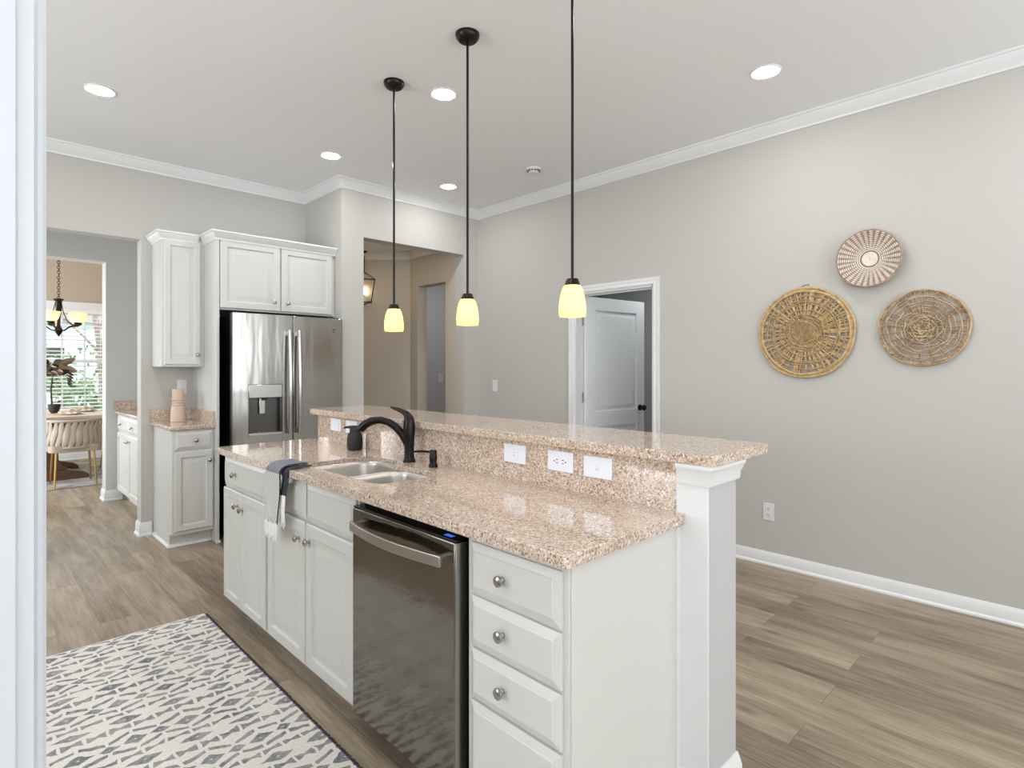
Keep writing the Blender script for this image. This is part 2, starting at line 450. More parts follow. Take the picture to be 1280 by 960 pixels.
def struct(name, b, m, bevel=0.0, **kw): return link(name, b, m, None, bevel, kind='structure', **kw)

# ------------------------------------------------------------------ room dimensions
XR, YB, YL, H = 3.976, 4.605, 5.3285, 3.012
XI = 2.40            # alcove return
T = 0.13
# ------------------------------------------------------------------ shell
struct('floor', B().box(-3.2, 6.2, -4.2, 11.0, -0.10, 0.0), M['floor'])
struct('ceiling', B().box(-2.85, 4.10, -3.55, YL + T, H, H + 0.1), M['ceiling'])
# right wall with the doorway
DY0, DY1, DZ = 2.461, 3.274, 2.012
struct('wall_right', B().box(XR, XR + 0.115, -3.55, DY0, 0, H).box(XR, XR + 0.115, DY1, YB + T, 0, H).box(XR, XR + 0.115, DY0, DY1, DZ, H), M['wall'])
# back wall with the wide opening to the hall
AX0, AX1, AZ = 2.617, 3.785, 2.524
struct('wall_back', B().box(XI, AX0, YB, YB + T, 0, H).box(AX1, XR, YB, YB + T, 0, H).box(AX0, AX1, YB, YB + T, AZ, H), M['wall'])
struct('wall_alcove', B().box(XI, XI + T, YB + T, YL + T, 0, H), M['wall'])
# left wall with the cased opening to the pantry
PX0, PX1, PZ = -0.35, 1.045, 2.374
struct('wall_left', B().box(-2.85, PX0, YL, YL + T, 0, H).box(PX1, XI, YL, YL + T, 0, H).box(PX0, PX1, YL, YL + T, PZ, H), M['wall'])
# walls behind the camera, with openings for the added window lights
struct('wall_rear', B().box(-2.85, -1.85, -3.55, -3.4, 0, H).box(0.05, 0.55, -3.55, -3.4, 0, H).box(3.85, XR, -3.55, -3.4, 0, H)
       .box(-1.85, 0.05, -3.55, -3.4, 0, 0.5).box(-1.85, 0.05, -3.55, -3.4, 2.7, H).box(0.55, 3.85, -3.55, -3.4, 0, 0.5).box(0.55, 3.85, -3.55, -3.4, 2.7, H), M['wall'])
struct('wall_side', B().box(-2.85, -2.7, -3.4, -2.2, 0, H).box(-2.85, -2.7, 0.4, 2.0, 0, H).box(-2.85, -2.7, 4.0, YL, 0, H).box(-2.85, -2.7, 2.0, 4.0, 0, 0.9).box(-2.85, -2.7, 2.0, 4.0, 2.5, H).box(-2.85, -2.7, -2.2, 0.4, 0, 0.9).box(-2.85, -2.7, -2.2, 0.4, 2.5, H), M['wall'])
# short wall end close to the camera on the left, with its casing
TY = 1.0
struct('wall_stub', B().box(-0.75, 0.066, TY, TY + 0.12, 0, H), M['wall'])
cas = B()
cprof = [(0.075, 0.0), (0.075, 0.020), (0.060, 0.024), (0.034, 0.024), (0.031, 0.018), (0.0150, 0.018), (0.0115, 0.004), (0.0100, 0.002), (0.0045, 0.001), (0.0040, -0.003), (0.0, -0.007), (0.0, -0.03), (0.02, -0.03), (0.02, 0.0)]
x_in = 0.0865
cas.loft([[(x_in - a, TY - e, z) for a, e in cprof] for z in (0.0, H)])
struct('trim_1', cas, M['casing'])
# crown moulding
crown = [(0, H - 0.09), (0.008, H - 0.09), (0.010, H - 0.078), (0.017, H - 0.070), (0.030, H - 0.050), (0.044, H - 0.028), (0.047, H - 0.016), (0.056, H - 0.013), (0.056, H), (0, H)]
struct('trim_3', B().sweep(crown, [(-2.7, YL), (XI, YL), (XI, YB), (XR, YB), (XR, -3.4)]), M['trim'], smooth=25)
# baseboards
bb = [(0, 0), (0.024, 0), (0.024, 0.010), (0.019, 0.017), (0.014, 0.020), (0.014, 0.066), (0.009, 0.078), (0.005, 0.088), (0, 0.088)]
struct('baseboard_right', B().sweep(bb, [(XR, DY0 - 0.058), (XR, -3.4)]).sweep(bb, [(AX1 , YB), (XR, YB), (XR, DY1 + 0.058)]), M['trim'], smooth=25)
bbl = [(o, z * 1.22) for o, z in bb]
struct('baseboard_left', B().sweep(bbl, [(PX1, YL + T), (PX1, YL), (1.118, YL)]), M['trim'], smooth=25)
# doorway casing (right wall)
dc = [(0, 0), (0, 0.012), (0.010, 0.016), (0.030, 0.012), (0.044, 0.018), (0.058, 0.018), (0.058, 0)]
def casing(b, x, y0, y1, zt, prof):
    # mitred three-sided casing on a wall facing -X
    for pr in (0,):
        loops = []
        for (y, z, sy, sz) in ((y0, 0, -1, 0), (y0, zt, -1, 1), (y1, zt, 1, 1), (y1, 0, 1, 0)):
            loops.append([(x - e, y + sy * a, z + sz * a) for a, e in prof])
        b.loft(loops)
    return b
struct('trim_4', casing(B(), XR, DY0, DY1, DZ, dc), M['trim'], smooth=25)
struct('trim_5', B().box(XR, XR + 0.115, DY0, DY0 + 0.015, 0, DZ).box(XR, XR + 0.115, DY1 - 0.015, DY1, 0, DZ).box(XR, XR + 0.115, DY0, DY1, DZ - 0.015, DZ)
       .box(XR + 0.055, XR + 0.068, DY0 + 0.015, DY0 + 0.026, 0, DZ - 0.015).box(XR + 0.055, XR + 0.068, DY0 + 0.026, DY1 - 0.026, DZ - 0.026, DZ - 0.015), M['trim'])
# the room behind the door
struct('wall_closet', B().box(XR + 0.115, 6.2, 1.30, 1.42, 0, 2.75).box(XR + 0.115, 6.2, 4.62, 4.74, 0, 2.75).box(6.08, 6.2, 1.42, 4.62, 0, 2.75), M['dark_room'])
struct('ceiling_closet', B().box(XR + 0.115, 6.2, 1.30, 4.74, 2.75, 2.85), M['ceiling'])
# the hall beyond the wide opening
HX = 3.787; HZ = 2.70
hy0, hy1 = 4.925, 5.451
struct('wall_hall_right', B().box(HX, HX + 0.13, YB + T, hy0, 0, HZ).box(HX, HX + 0.13, hy1, 5.72, 0, HZ).box(HX, HX + 0.13, hy0, hy1, 2.28, HZ), M['hall'])
ux, uy = -0.716, 0.698; nx, ny = 0.698, 0.716
p0 = (HX, 5.596); p1 = (HX + ux * 1.75, 5.596 + uy * 1.75)
def obl(z0, z1): return [[(p0[0], p0[1], z), (p1[0], p1[1], z), (p1[0] + nx * .12, p1[1] + ny * .12, z), (p0[0] + nx * .12, p0[1] + ny * .12, z)] for z in (z0, z1)]
struct('wall_hall_far', B().loft(obl(0, HZ)), M['hall'])
struct('wall_hall_left', B().box(XI, XI + T, YL + T, 6.95, 0, HZ), M['hall'])
struct('ceiling_hall', B().box(XI + T, 5.4, YB + T, 6.95, HZ, HZ + 0.1), M['ceiling'])
hc = [(o, z - H + HZ) for o, z in crown]
struct('trim_6', B().sweep(hc, [p1, p0, (HX, YB + T)]), M['trim'], smooth=25)
# the small room beyond the hall doorway
struct('wall_hall_room', B().box(5.2, 5.32, 4.74, 6.6, 0, HZ).box(HX + .13, 5.2, 6.3, 6.42, 0, HZ), M['pantry'])
# pantry passage and dining room
FY = 6.955; DXE = 1.062; DZT = 2.412
struct('wall_pantry_far', B().box(DXE, 2.40, FY, FY + 0.2, 0, H).box(-0.6, -0.40, FY, FY + 0.2, 0, H).box(-0.40, DXE, FY, FY + 0.2, DZT, H), M['pantry'])
struct('wall_pantry_right', B().box(1.785, 1.9, YL + T, FY, 0, H), M['pantry'])
struct('wall_pantry_left', B().box(-0.72, -0.6, YL + T, 5.7, 0, H).box(-0.72, -0.6, 6.7, FY + 0.2, 0, H).box(-0.72, -0.6, 5.7, 6.7, 0, 0.75).box(-0.72, -0.6, 5.7, 6.7, 2.25, H), M['pantry'])
struct('ceiling_pantry', B().box(-1.6, 3.1, YL + T, 10.55, H, H + .1), M['ceiling'])
struct('baseboard_pantry', B().sweep(bbl, [(DXE, FY + 0.2), (DXE, FY), (1.2, FY)]), M['trim'], smooth=25)
WY = 10.4; wx0, wx1, wz0, wz1 = -0.25, 1.87, 0.62, 2.19
struct('wall_dining_far', B().box(-1.6, wx0, WY, WY + .15, 0, H).box(wx1, 3.1, WY, WY + .15, 0, H).box(wx0, wx1, WY, WY + .15, 0, wz0).box(wx0, wx1, WY, WY + .15, wz1, H), M['dining'])
struct('wall_dining_side', B().box(3.0, 3.1, FY + .2, WY, 0, H).box(-1.6, -1.5, FY + .2, 7.7, 0, H).box(-1.6, -1.5, 9.7, WY, 0, H).box(-1.6, -1.5, 7.7, 9.7, 0, 0.6).box(-1.6, -1.5, 7.7, 9.7, 2.3, H), M['dining'])
struct('baseboard_dining', B().sweep(bbl, [(-1.5, WY), (3.0, WY)]), M['trim'], smooth=25)
# dining window: casing, two sashes with muntins, panes
wf = B()
for a, b_, c, d in ((wx0 - .09, wx0, wz0 - .09, wz1 + .11), (wx1, wx1 + .09, wz0 - .09, wz1 + .11), (wx0, wx1, wz1, wz1 + .11), (wx0, wx1, wz0 - .09, wz0)):
    wf.box(a, b_, WY - .02, WY, c, d)
wroot = bpy.data.objects.new('window_1', None); COL.objects.link(wroot); wroot.location = ((wx0 + wx1) / 2, WY, wz0); wroot['kind'] = 'structure'
link('window_frame', wf, M['trim'], wroot, 0.003)
zm = 1.435
sash = B()
for (z0, z1, yy) in ((zm - .02, wz1, WY + .07), (wz0, zm + .025, WY + .035)):
    for xa, xb in ((wx0, wx1),):
        sash.box(xa, xa + .035, yy, yy + .035, z0, z1).box(xb - .035, xb, yy, yy + .035, z0, z1).box(xa, xb, yy, yy + .035, z0, z0 + .045).box(xa, xb, yy, yy + .035, z1 - .035, z1)
        if True:
            for k in range(1, 8):
                xm = xa + (xb - xa) * k / 8; sash.box(xm - .010, xm + .010, yy + .008, yy + .026, z0, z1)
        zz = (z0 + z1) / 2; sash.box(xa, xb, yy + .008, yy + .026, zz - .010, zz + .010)
link('window_sash', sash, M['trim'], wroot)
link('window_pane', B().box(wx0 + .02, wx1 - .02, WY + .085, WY + .088, wz0 + .02, wz1 - .02), M['glass'], wroot)

# ------------------------------------------------------------------ knobs and raised panels
def knob_b(p, d, r=0.0155, l=0.026):
    return B().lathe([(0.0075, 0), (0.0075, 0.004), (0.0052, 0.007), (0.0052, l * .45), (r * .8, l * .55), (r, l * .68), (r * .96, l * .84), (r * .6, l * .97), (0, l)], *p, seg=20, axis=d, cap1=False)
DOOR = [(0, -.019), (0, -.005), (.006, 0), (.050, 0), (.053, -.002), (.057, -.0105), (.066, -.0105), (.098, -.0015), (.101, -.0015)]
SMALL = [(0, -.019), (0, -.005), (.006, 0), (.042, 0), (.045, -.002), (.049, -.0105), (.056, -.0105), (.083, -.0015), (.085, -.0015)]
DRAW = [(0, -.019), (0, -.010), (.004, -.008), (.020, -.003), (.023, 0), (.026, 0)]
MX = (-1, 0, 0); MY = (0, -1, 0)

# ------------------------------------------------------------------ kitchen island
IX, IXF = 1.055, 1.036         # face frame plane and door plane
CT, CB = 0.914, 0.882
def island_cab(name, label, y0, y1, group, recess=True):
    t = thing(name, label, 'cabinet', (IX + .25, (y0 + y1) / 2, 0), group)
    link('carcass', B().box(IX, IX + .019, y0, y1, 0.088, CB).box(IX + .019, 1.56, y0, y0 + .016, 0.088, CB).box(IX + .019, 1.56, y1 - .016, y1, 0.088, CB)
         .box(IX + .019, 1.56, y0 + .016, y1 - .016, 0.088, 0.104).box(1.552, 1.56, y0 + .016, y1 - .016, 0.104, CB), M['cab'], t, 0.001)
    link('toe_kick', B().box(IX + .075, IX + .09, y0, y1, 0, 0.088), M['cab'], t)
    return t
def front(t, name, y0, y1, z0, z1, rings):
    return link(name, B().panel((IXF, y1, z0), (0, -1, 0), MX, y1 - y0, z1 - z0, rings), M['cab'], t, smooth=20)
def knob(par, y, z): return link('knob', knob_b((IXF - .001, y, z), MX), M['nickel'], par)

c1 = island_cab('base_cabinet', 'white island base cabinet at the far end with one wide drawer over two narrow doors', 2.726, 3.335, None)
d = front(c1, 'drawer', 2.742, 3.322, 0.715, 0.866, DRAW); knob(d, 3.135, 0.79)
d = front(c1, 'door', 3.066, 3.322, 0.105, 0.703, SMALL); knob(d, 3.105, 0.632)
d = front(c1, 'door', 2.742, 3.060, 0.105, 0.703, SMALL); knob(d, 3.030, 0.626)
c2 = island_cab('sink_cabinet', 'white island sink cabinet with two doors beside the dishwasher', 1.884, 2.724, None)
front(c2, 'false_drawer_front', 2.312, 2.708, 0.715, 0.866, DRAW); front(c2, 'false_drawer_front', 1.895, 2.300, 0.715, 0.866, DRAW)
d = front(c2, 'door', 2.312, 2.708, 0.105, 0.703, DOOR); knob(d, 2.362, 0.628)
d = front(c2, 'door', 1.895, 2.300, 0.105, 0.703, DOOR); knob(d, 2.262, 0.632)
c3 = thing('drawer_cabinet', 'white cabinet of four stacked drawers at the near end of the island', 'cabinet', (IX + .25, 1.06, 0))
link('carcass', B().box(IX, 1.56, 0.885, 1.262, 0.088, CB).box(IX + .07, 1.56, 0.885, 1.262, 0, 0.088), M['cab'], c3, 0.002)
link('end_panel', B().box(IX + .004, 1.566, 0.879, 0.885, 0, CB), M['cab'], c3, 0.001)
for z0, z1, kz in ((0.717, 0.858, 0.789), (0.568, 0.708, 0.642), (0.420, 0.559, 0.493), (0.105, 0.411, 0.258)):
    d = front(c3, 'drawer', 0.903, 1.240, z0, z1, DRAW); knob(d, 1.098, kz)

# dishwasher
dw = thing('dishwasher', 'stainless steel dishwasher with bowed bar handle built into the island', 'dishwasher', (1.3, 1.575, 0))
link('tub', B().box(1.075, 1.56, 1.27, 1.882, 0.10, 0.872), M['gap_shade'], dw)
link('toe_panel', B().box(1.12, 1.14, 1.27, 1.88, 0.01, 0.10), M['matte_black'], dw)
link('door_panel', B().box(1.024, 1.070, 1.288, 1.880, 0.105, 0.846), M['steel_door'], dw, 0.004)
link('side_trim', B().box(1.0255, 1.072, 1.2835, 1.2878, 0.105, 0.845), M['steel'], dw, 0.001)
ctl = link('control_strip', B().box(1.028, 1.072, 1.286, 1.880, 0.8462, 0.852), M['gloss_black'], dw, 0.001)
link('display', B().box(1.040, 1.056, 1.325, 1.362, 0.8518, 0.8526), M['blue_led'], ctl)
hb = B(); n_ = 24; rows = []
for i in range(n_ + 1):
    f = i / n_; y = 1.842 - f * (1.842 - 1.318); bow = 0.026 * math.sin(PI * f)
    xo = 0.990 - bow
    rows.append([(xo, y, 0.776), (xo, y, 0.808), (xo + .010, y, 0.810), (xo + .010, y, 0.774)])
hb.loft(rows)
hb.box(0.992, 1.026, 1.818, 1.838, 0.779, 0.805).box(0.992, 1.026, 1.322, 1.342, 0.779, 0.805)
link('handle', hb, M['steel_handle'], dw, 0.002)

# counter top with the sink opening
def rrect(x0, x1, y0, y1, r, seg=6):
    out = []
    for cx, cy, a0 in ((x1 - r, y1 - r, 0), (x0 + r, y1 - r, 90), (x0 + r, y0 + r, 180), (x1 - r, y0 + r, 270)):
        for k in range(seg + 1):
            a = math.radians(a0 + 90 * k / seg); out.append((cx + r * math.cos(a), cy + r * math.sin(a)))
    return out
def arc(cx, cy, r, a0, a1, seg=6): return [(cx + r * math.cos(math.radians(a0 + (a1 - a0) * k / seg)), cy + r * math.sin(math.radians(a0 + (a1 - a0) * k / seg))) for k in range(seg + 1)]
sx0, sxa, sxb, sy0, sym, sy1 = 1.118, 1.418, 1.472, 1.868, 2.205, 2.515
hole = arc(sxb - .07, sy1 - .07, .07, 0, 90) + arc(sx0 + .06, sy1 - .06, .06, 90, 180) + arc(sx0 + .06, sy0 + .06, .06, 180, 270) + arc(sxa - .06, sy0 + .06, .06, 270, 360) \
    + arc(sxa - .03, sym - .03, .03, 0, 60, 3) + arc(sxb - .03, sym + .03, .03, 300, 360, 3)
outer = rrect(1.010, 1.5655, 0.857, 3.368, 0.02, 4)
top = link('granite_countertop', B().poly(outer, [hole], CB, CT), M['granite'], None, 0.011, smooth=40, seg=3)
tag(top, 'speckled beige granite worktop of the island with the sink cut into it', 'countertop')
bs = link('granite_backsplash', B().box(1.5655, 1.590, 0.888, 3.30, CB, 1.067), M['granite'], None, 0.002)
tag(bs, 'tall speckled granite backsplash between island worktop and raised bar', 'backsplash')
# half wall and its post
struct('wall_island', B().box(1.5905, 1.742, 0.8872, 3.30, 0, 1.067).box(1.5665, 1.742, 0.785, 0.8872, 0, 1.067), M['half_wall'])
struct('trim_9', B().box(1.560, 1.5663, 0.7852, 0.8872, 0, 1.0668), M['trim'], 0.001)
capp = [(0, 1.006), (0.008, 1.006), (0.010, 1.012), (0.011, 1.030), (0.015, 1.038), (0.018, 1.050), (0.022, 1.056), (0.023, 1.067), (0, 1.067)]
struct('trim_7', B().sweep(capp, [(1.58, 0.8785), (1.56, 0.8785), (1.56, 0.785), (1.742, 0.785), (1.742, 3.3)][1:]), M['trim'], smooth=25)
struct('trim_8', B().box(1.545, 1.5605, 0.8755, 0.8790, 0, CB - .002), M['trim'])
struct('baseboard_island', B().sweep([(o, z * 1.72) for o, z in bb], [(1.56, 0.876), (1.56, 0.785), (1.742, 0.785), (1.742, 3.3)]), M['trim'], smooth=25)
bar = link('granite_bar_top', B().poly(rrect(1.540, 1.945, 0.758, 3.372, 0.025, 4), [], 1.0672, 1.099), M['granite'], None, 0.012, smooth=40, seg=3)
tag(bar, 'raised beige granite bar top on the half wall behind the sink', 'bar top')

# sink
sk = thing('kitchen_sink', 'stainless steel double bowl sink set under the granite worktop', 'sink', (1.29, 2.19, 0.70))
def bowl(b, x0, x1, y0, y1, z0, z1, r):
    loops = []
    for x_, z_ in ((0.0, z1), (0.003, z1 - .02), (0.010, z0 + .04), (0.02, z0 + .012), (0.045, z0)):
        loops.append([(x, y, z_) for x, y in rrect(x0 + x_, x1 - x_, y0 + x_, y1 - x_, max(r - x_ * .3, .02))])
    b.loft(loops, cap0=False)
    return b
def bowl_part(name, x0, x1, y0, y1, z0, r):
    b = bowl(B(), x0, x1, y0, y1, z0, CT - .022, r)
    o = link(name, b, M['steel_sink'], sk, smooth=50)
    md = o.modifiers.new('thick', 'SOLIDIFY'); md.thickness = 0.0015; md.offset = -1
    link('drain', B().lathe([(0.045, 0.001), (0.045, 0.004), (0.036, 0.005), (0.03, 0.003), (0, 0.002)], (x0 + x1) / 2 + .05, (y0 + y1) / 2, z0, seg=24), M['steel'], o)
    return o
bowl_part('large_bowl', sx0 + .0008, sxb - .0008, 2.185, sy1 - .0008, 0.69, 0.07)
bowl_part('small_bowl', sx0 + .0008, sxa - .0008, sy0 + .0008, 2.165, 0.72, 0.06)
link('divider', B().poly(rrect(sx0 + .002, sxa - .002, 2.1655, 2.1845, .006, 3), [], 0.80, CT - .026), M['steel_sink'], sk, 0.003)

# faucet
fx, fy = 1.500, 2.225
fc = thing('kitchen_faucet', 'oil-rubbed bronze arched pull-out faucet behind the sink', 'faucet', (fx, fy, CT))
link('base_ring', B().lathe([(0.0305, 0), (0.0305, 0.004), (0.027, 0.008), (0.026, 0.012)], fx, fy, CT, 28), M['bronze'], fc)
link('body', B().lathe([(0.0255, 0.010), (0.0225, 0.03), (0.0225, 0.07), (0.0245, 0.11), (0.0275, 0.135), (0.0275, 0.16), (0.0265, 0.172)], fx, fy, CT, 28), M['bronze'], fc)
ex, ey = 1.353 - fx, 2.415 - fy
L_ = math.hypot(ex, ey); ex /= L_; ey /= L_
def fp(s, z): return (fx + ex * s, fy + ey * s, z)
link('lever_handle', B().tube([(fx, fy, 1.086), (fx, fy, 1.10), (fx - .001, fy + .002, 1.117), (fx - .005, fy + .012, 1.134), (fx - .014, fy + .030, 1.147), (fx - .028, fy + .058, 1.157), (fx - .043, fy + .088, 1.1655)],
     [0.0265, 0.026, 0.0225, 0.0165, 0.012, 0.009, 0.005], 14), M['bronze'], fc)
sp = link('spout', B().tube([fp(.004, 0.985), fp(.016, 1.012), fp(.036, 1.045), fp(.065, 1.075), fp(.098, 1.096), fp(.135, 1.106), fp(.165, 1.104)],
     [0.017, 0.0185, 0.0185, 0.018, 0.0172, 0.017, 0.0172], 16), M['bronze'], fc)
link('spray_head', B().tube([fp(.162, 1.1043), fp(.185, 1.099), fp(.208, 1.088), fp(.226, 1.074), fp(.238, 1.058)], [0.0185, 0.0195, 0.020, 0.0205, 0.018], 16), M['bronze'], sp)

# soap pump in the counter
px_, py_ = 1.494, 2.030
pm = thing('soap_pump', 'small bronze soap pump with thin spout set into worktop near faucet', 'soap dispenser', (px_, py_, CT))
link('pump_body', B().lathe([(0.020, 0), (0.020, 0.012), (0.0165, 0.015), (0.0145, 0.022), (0.0175, 0.034), (0.0175, 0.048), (0.016, 0.052)], px_, py_, CT, 22), M['bronze'], pm)
link('pump_head', B().lathe([(0.0165, 0.052), (0.0165, 0.072), (0.0145, 0.075), (0.004, 0.075)], px_, py_, CT, 22), M['bronze'], pm)
link('nozzle', B().tube([(px_, py_, CT + .066), (px_ - .03, py_ + .045, CT + .068), (px_ - .048, py_ + .072, CT + .066), (px_ - .054, py_ + .081, CT + .060)], [0.0055, 0.005, 0.0045, 0.004], 10), M['bronze'], pm)

# black soap bottle
bx_, by_ = 1.510, 2.748
bt = thing('soap_bottle', 'matte black jug-shaped soap bottle with pump beside the far end of sink', 'bottle', (bx_, by_, CT))
link('bottle_body', B().lathe([(0.034, 0), (0.039, 0.004), (0.0415, 0.03), (0.0405, 0.062), (0.036, 0.085), (0.028, 0.094), (0.0265, 0.098)], bx_, by_, CT, 28), M['matte_black'], bt)
link('bottle_cap', B().lathe([(0.0275, 0.098), (0.0275, 0.110), (0.024, 0.114), (0.009, 0.116), (0.008, 0.120)], bx_, by_, CT, 24), M['matte_black'], bt)
link('pump_nozzle', B().tube([(bx_ + .012, by_ - .012, CT + .119), (bx_ - .006, by_ + .012, CT + .120), (bx_ - .03, by_ + .045, CT + .118), (bx_ - .036, by_ + .053, CT + .113)], [0.009, 0.009, 0.006, 0.004], 10), M['matte_black'], bt)

# dish towel over the counter edge
tw = thing('dish_towel', 'grey herringbone dish towel with white fringe hanging over the counter edge at the sink', 'towel', (1.01, 2.46, CT))
def towel_sheet(yl0, yl1, yr0, yr1, zb, lift, xin, front_off=0.006, m='towel', fold=0.006):
    b = B(); bm = b.bm; uvl = bm.loops.layers.uv.new('uv')
    path = []
    for k in range(5): path.append((xin + (1.022 - xin) * k / 4, CT + lift + .001 * math.sin(k)))
    for a in (30, 60, 90): path.append((1.022 - (0.013 + front_off + lift) * math.sin(math.radians(a)), CT - .013 + (0.013 + lift) * math.cos(math.radians(a))))
    xf = path[-1][0]
    nz = 9
    for k in range(1, nz + 1): path.append((xf + .004 * math.sin(k * .5), CT - .013 + (zb - CT + .013) * k / nz))
    nu = 18; grid = []
    for i, (x, z) in enumerate(path):
        f = i / (len(path) - 1); yl = yl0 + (yl1 - yl0) * f; yr = yr0 + (yr1 - yr0) * f; row = []
        for j in range(nu + 1):
            g = j / nu; y = yl + (yr - yl) * g
            w = fold * math.sin(g * 9 + f * 2) * min(1, max(0, f - .25) * 2.5)
            h = 0.004 * math.sin(g * 5 + 1) if i < 5 else 0
            row.append(bm.verts.new((x - abs(w) - .002 * math.sin(g * 5), y, z + abs(h))))
        grid.append(row)
    for i in range(len(path) - 1):
        for j in range(nu):
            fc_ = bm.faces.new((grid[i][j], grid[i][j + 1], grid[i + 1][j + 1], grid[i + 1][j]))
            for l, (ii, jj) in zip(fc_.loops, ((i, j), (i, j + 1), (i + 1, j + 1), (i + 1, j))):
                l[uvl].uv = (jj / nu, 1 - ii / (len(path) - 1))
    o = link('cloth', b, M[m], tw, smooth=80)
    md = o.modifiers.new('thick', 'SOLIDIFY'); md.thickness = 0.004; md.offset = 0
    o.modifiers.new('soft', 'SUBSURF').render_levels = 1
    return path[-1]
e1 = towel_sheet(2.580, 2.575, 2.425, 2.440, 0.675, 0.013, 1.108, 0.012)
e2 = towel_sheet(2.44, 2.46, 2.395, 2.405, 0.80, 0.004, 1.112, 0.003, 'towel_lining', 0.002)
fr = B()
for k in range(22):
    y = 2.572 - k * (2.572 - 2.445) / 21; l = 0.065 + random.uniform(-.012, .02)
    fr.tube([(e1[0] - .004, y, e1[1] + .006), (e1[0] - .005 + random.uniform(-.003, .003), y - .002, e1[1] - l * .5), (e1[0] - .004 + random.uniform(-.003, .003), y + random.uniform(-.006, .006), e1[1] - l)], [.0022, .0032, .002], 6)
for k in range(9):
    y = 2.445 - k * .0045; l = 0.12 + random.uniform(-.02, .02)
    fr.tube([(e2[0] - .002, y, e2[1] + .004), (e2[0] - .005, y + .003, e2[1] - l * .5), (e2[0] - .003, y + random.uniform(-.004, .008), e2[1] - l)], [.0024, .0034, .002], 6)
link('fringe', fr, M['fringe'], tw)

# wall plates on the backsplash
def plate_on_x(x, y, z, w, h, label, cat, kind, m='plastic_bright', group=None):
    t = thing('outlet_plate' if 'outlet' in cat else 'switch_plate', label, cat, (x, y, z), group)
    link('plate', B().box(x - .006, x, y - w / 2, y + w / 2, z - h / 2, z + h / 2), M[m], t, 0.002)
    def rect(name, yc, zc, ww, hh, mm, e=.0065, dz=.002):
        return link(name, B().box(x - e - dz, x - e + .001, yc - ww / 2, yc + ww / 2, zc - hh / 2, zc + hh / 2), M[mm], t, 0.0005)
    if kind == 'duplex_h':
        for s in (1, -1):
            fcp = rect('receptacle', y + s * .020, z, .030, .034, m, .006, .001)
            sl = B()
            for dy, dz, w_, h_ in ((.006, .006, .008, .003), (.006, -.006, .008, .003), (-.007, 0, .005, .005)):
                sl.box(x - .0078, x - .006, y + s * .020 - dy * s - w_ / 2, y + s * .020 - dy * s + w_ / 2, z + dz - h_ / 2, z + dz + h_ / 2)
            link('slots', sl, M['slot'], fcp)
    elif kind == 'gfci_h':
        fcp = rect('receptacle', y, z, .066, .034, m, .006, .0015)
        sl = B()
        for yy, zz, w_, h_ in ((.022, .006, .007, .0025), (.022, -.006, .007, .0025), (-.022, .006, .007, .0025), (-.022, -.006, .007, .0025), (0, .006, .012, .005), (0, -.006, .012, .005)):
            sl.box(x - .0084, x - .006, y + yy - w_ / 2, y + yy + w_ / 2, z + zz - h_ / 2, z + zz + h_ / 2)
        link('slots', sl, M['slot_pale'], fcp)
    elif kind == 'jack':
        link('jack', B().lathe([(.009, 0), (.009, .002), (.006, .004), (0, .004)], x - .006, y, z, 16, axis=MX), M['plastic'], t)
    elif kind == 'duplex':
        for s in (1, -1):
            fcp = rect('receptacle', y, z + s * .020, .034, .030, m, .006, .001)
            sl = B()
            for dy, dz, w_, h_ in ((.006, .004, .003, .008), (-.006, .004, .003, .008), (0, -.008, .005, .005)):
                sl.box(x - .0078, x - .006, y + dy - w_ / 2, y + dy + w_ / 2, z + s * .020 + dz - h_ / 2, z + s * .020 + dz + h_ / 2)
            link('slots', sl, M['slot'], fcp)
    elif kind == 'rocker':
        rect('rocker', y, z, .034, .066, m, .006, .002)
    elif kind == 'rocker2':
        rect('rocker', y + .024, z, .034, .066, m, .006, .002); rect('rocker', y - .024, z, .034, .066, m, .006, .002)
    return t
BSX = 1.5655
plate_on_x(BSX, 3.063, 1.020, .122, .072, 'white switch plate at far end of backsplash, left of the black bottle', 'switch plate', 'rocker2')
plate_on_x(BSX, 2.880, 1.020, .122, .072, 'white switch plate partly hidden behind the black soap bottle', 'switch plate', 'rocker2')
plate_on_x(BSX, 1.588, 1.014, .120, .072, 'white outlet plate with one wide receptacle on backsplash, closest to the soap pump', 'outlet', 'gfci_h')
plate_on_x(BSX, 1.352, 1.012, .120, .073, 'white duplex outlet plate on backsplash, the middle of the three near plates', 'outlet', 'duplex_h')
plate_on_x(BSX, 1.185, 1.011, .120, .073, 'plain white jack plate on the backsplash, closest to the island post', 'wall plate', 'jack')
plate_on_x(XR, 4.331, 1.160, .072, .118, 'white wall switch plate between hall opening and grey door', 'switch plate', 'rocker', 'plastic')
plate_on_x(XR, 1.561, 0.362, .072, .118, 'white duplex outlet low on the wall beyond the island post', 'outlet', 'duplex', 'plastic')

# ------------------------------------------------------------------ left wall cabinets
bc = thing('corner_base_cabinet', 'narrow white base cabinet with drawer and door beside the refrigerator panel', 'cabinet', (1.28, 5.0, 0))
BX0, BX1, BYF = 1.130, 1.4185, 4.765
link('carcass', B().box(BX0, BX1, BYF, YL, 0.10, CB).box(BX0, BX1, BYF + .075, YL, 0, 0.10), M['cab'], bc, 0.002)
link('shoe_moulding', B().sweep([(0, 0), (.014, 0), (.012, .010), (.006, .018), (0, .020)], [(BX0, YL), (BX0, BYF + .075), (BX1, BYF + .075)]), M['trim'], bc)
def front_y(t, name, x0, x1, yp, z0, z1, rings):
    return link(name, B().panel((x0, yp, z0), (1, 0, 0), MY, x1 - x0, z1 - z0, rings), M['cab'], t, smooth=20)
d = front_y(bc, 'drawer', 1.145, 1.405, BYF - .019, 0.733, 0.866, DRAW); link('knob', knob_b((1.285, BYF - .02, 0.800), MY), M['nickel'], d)
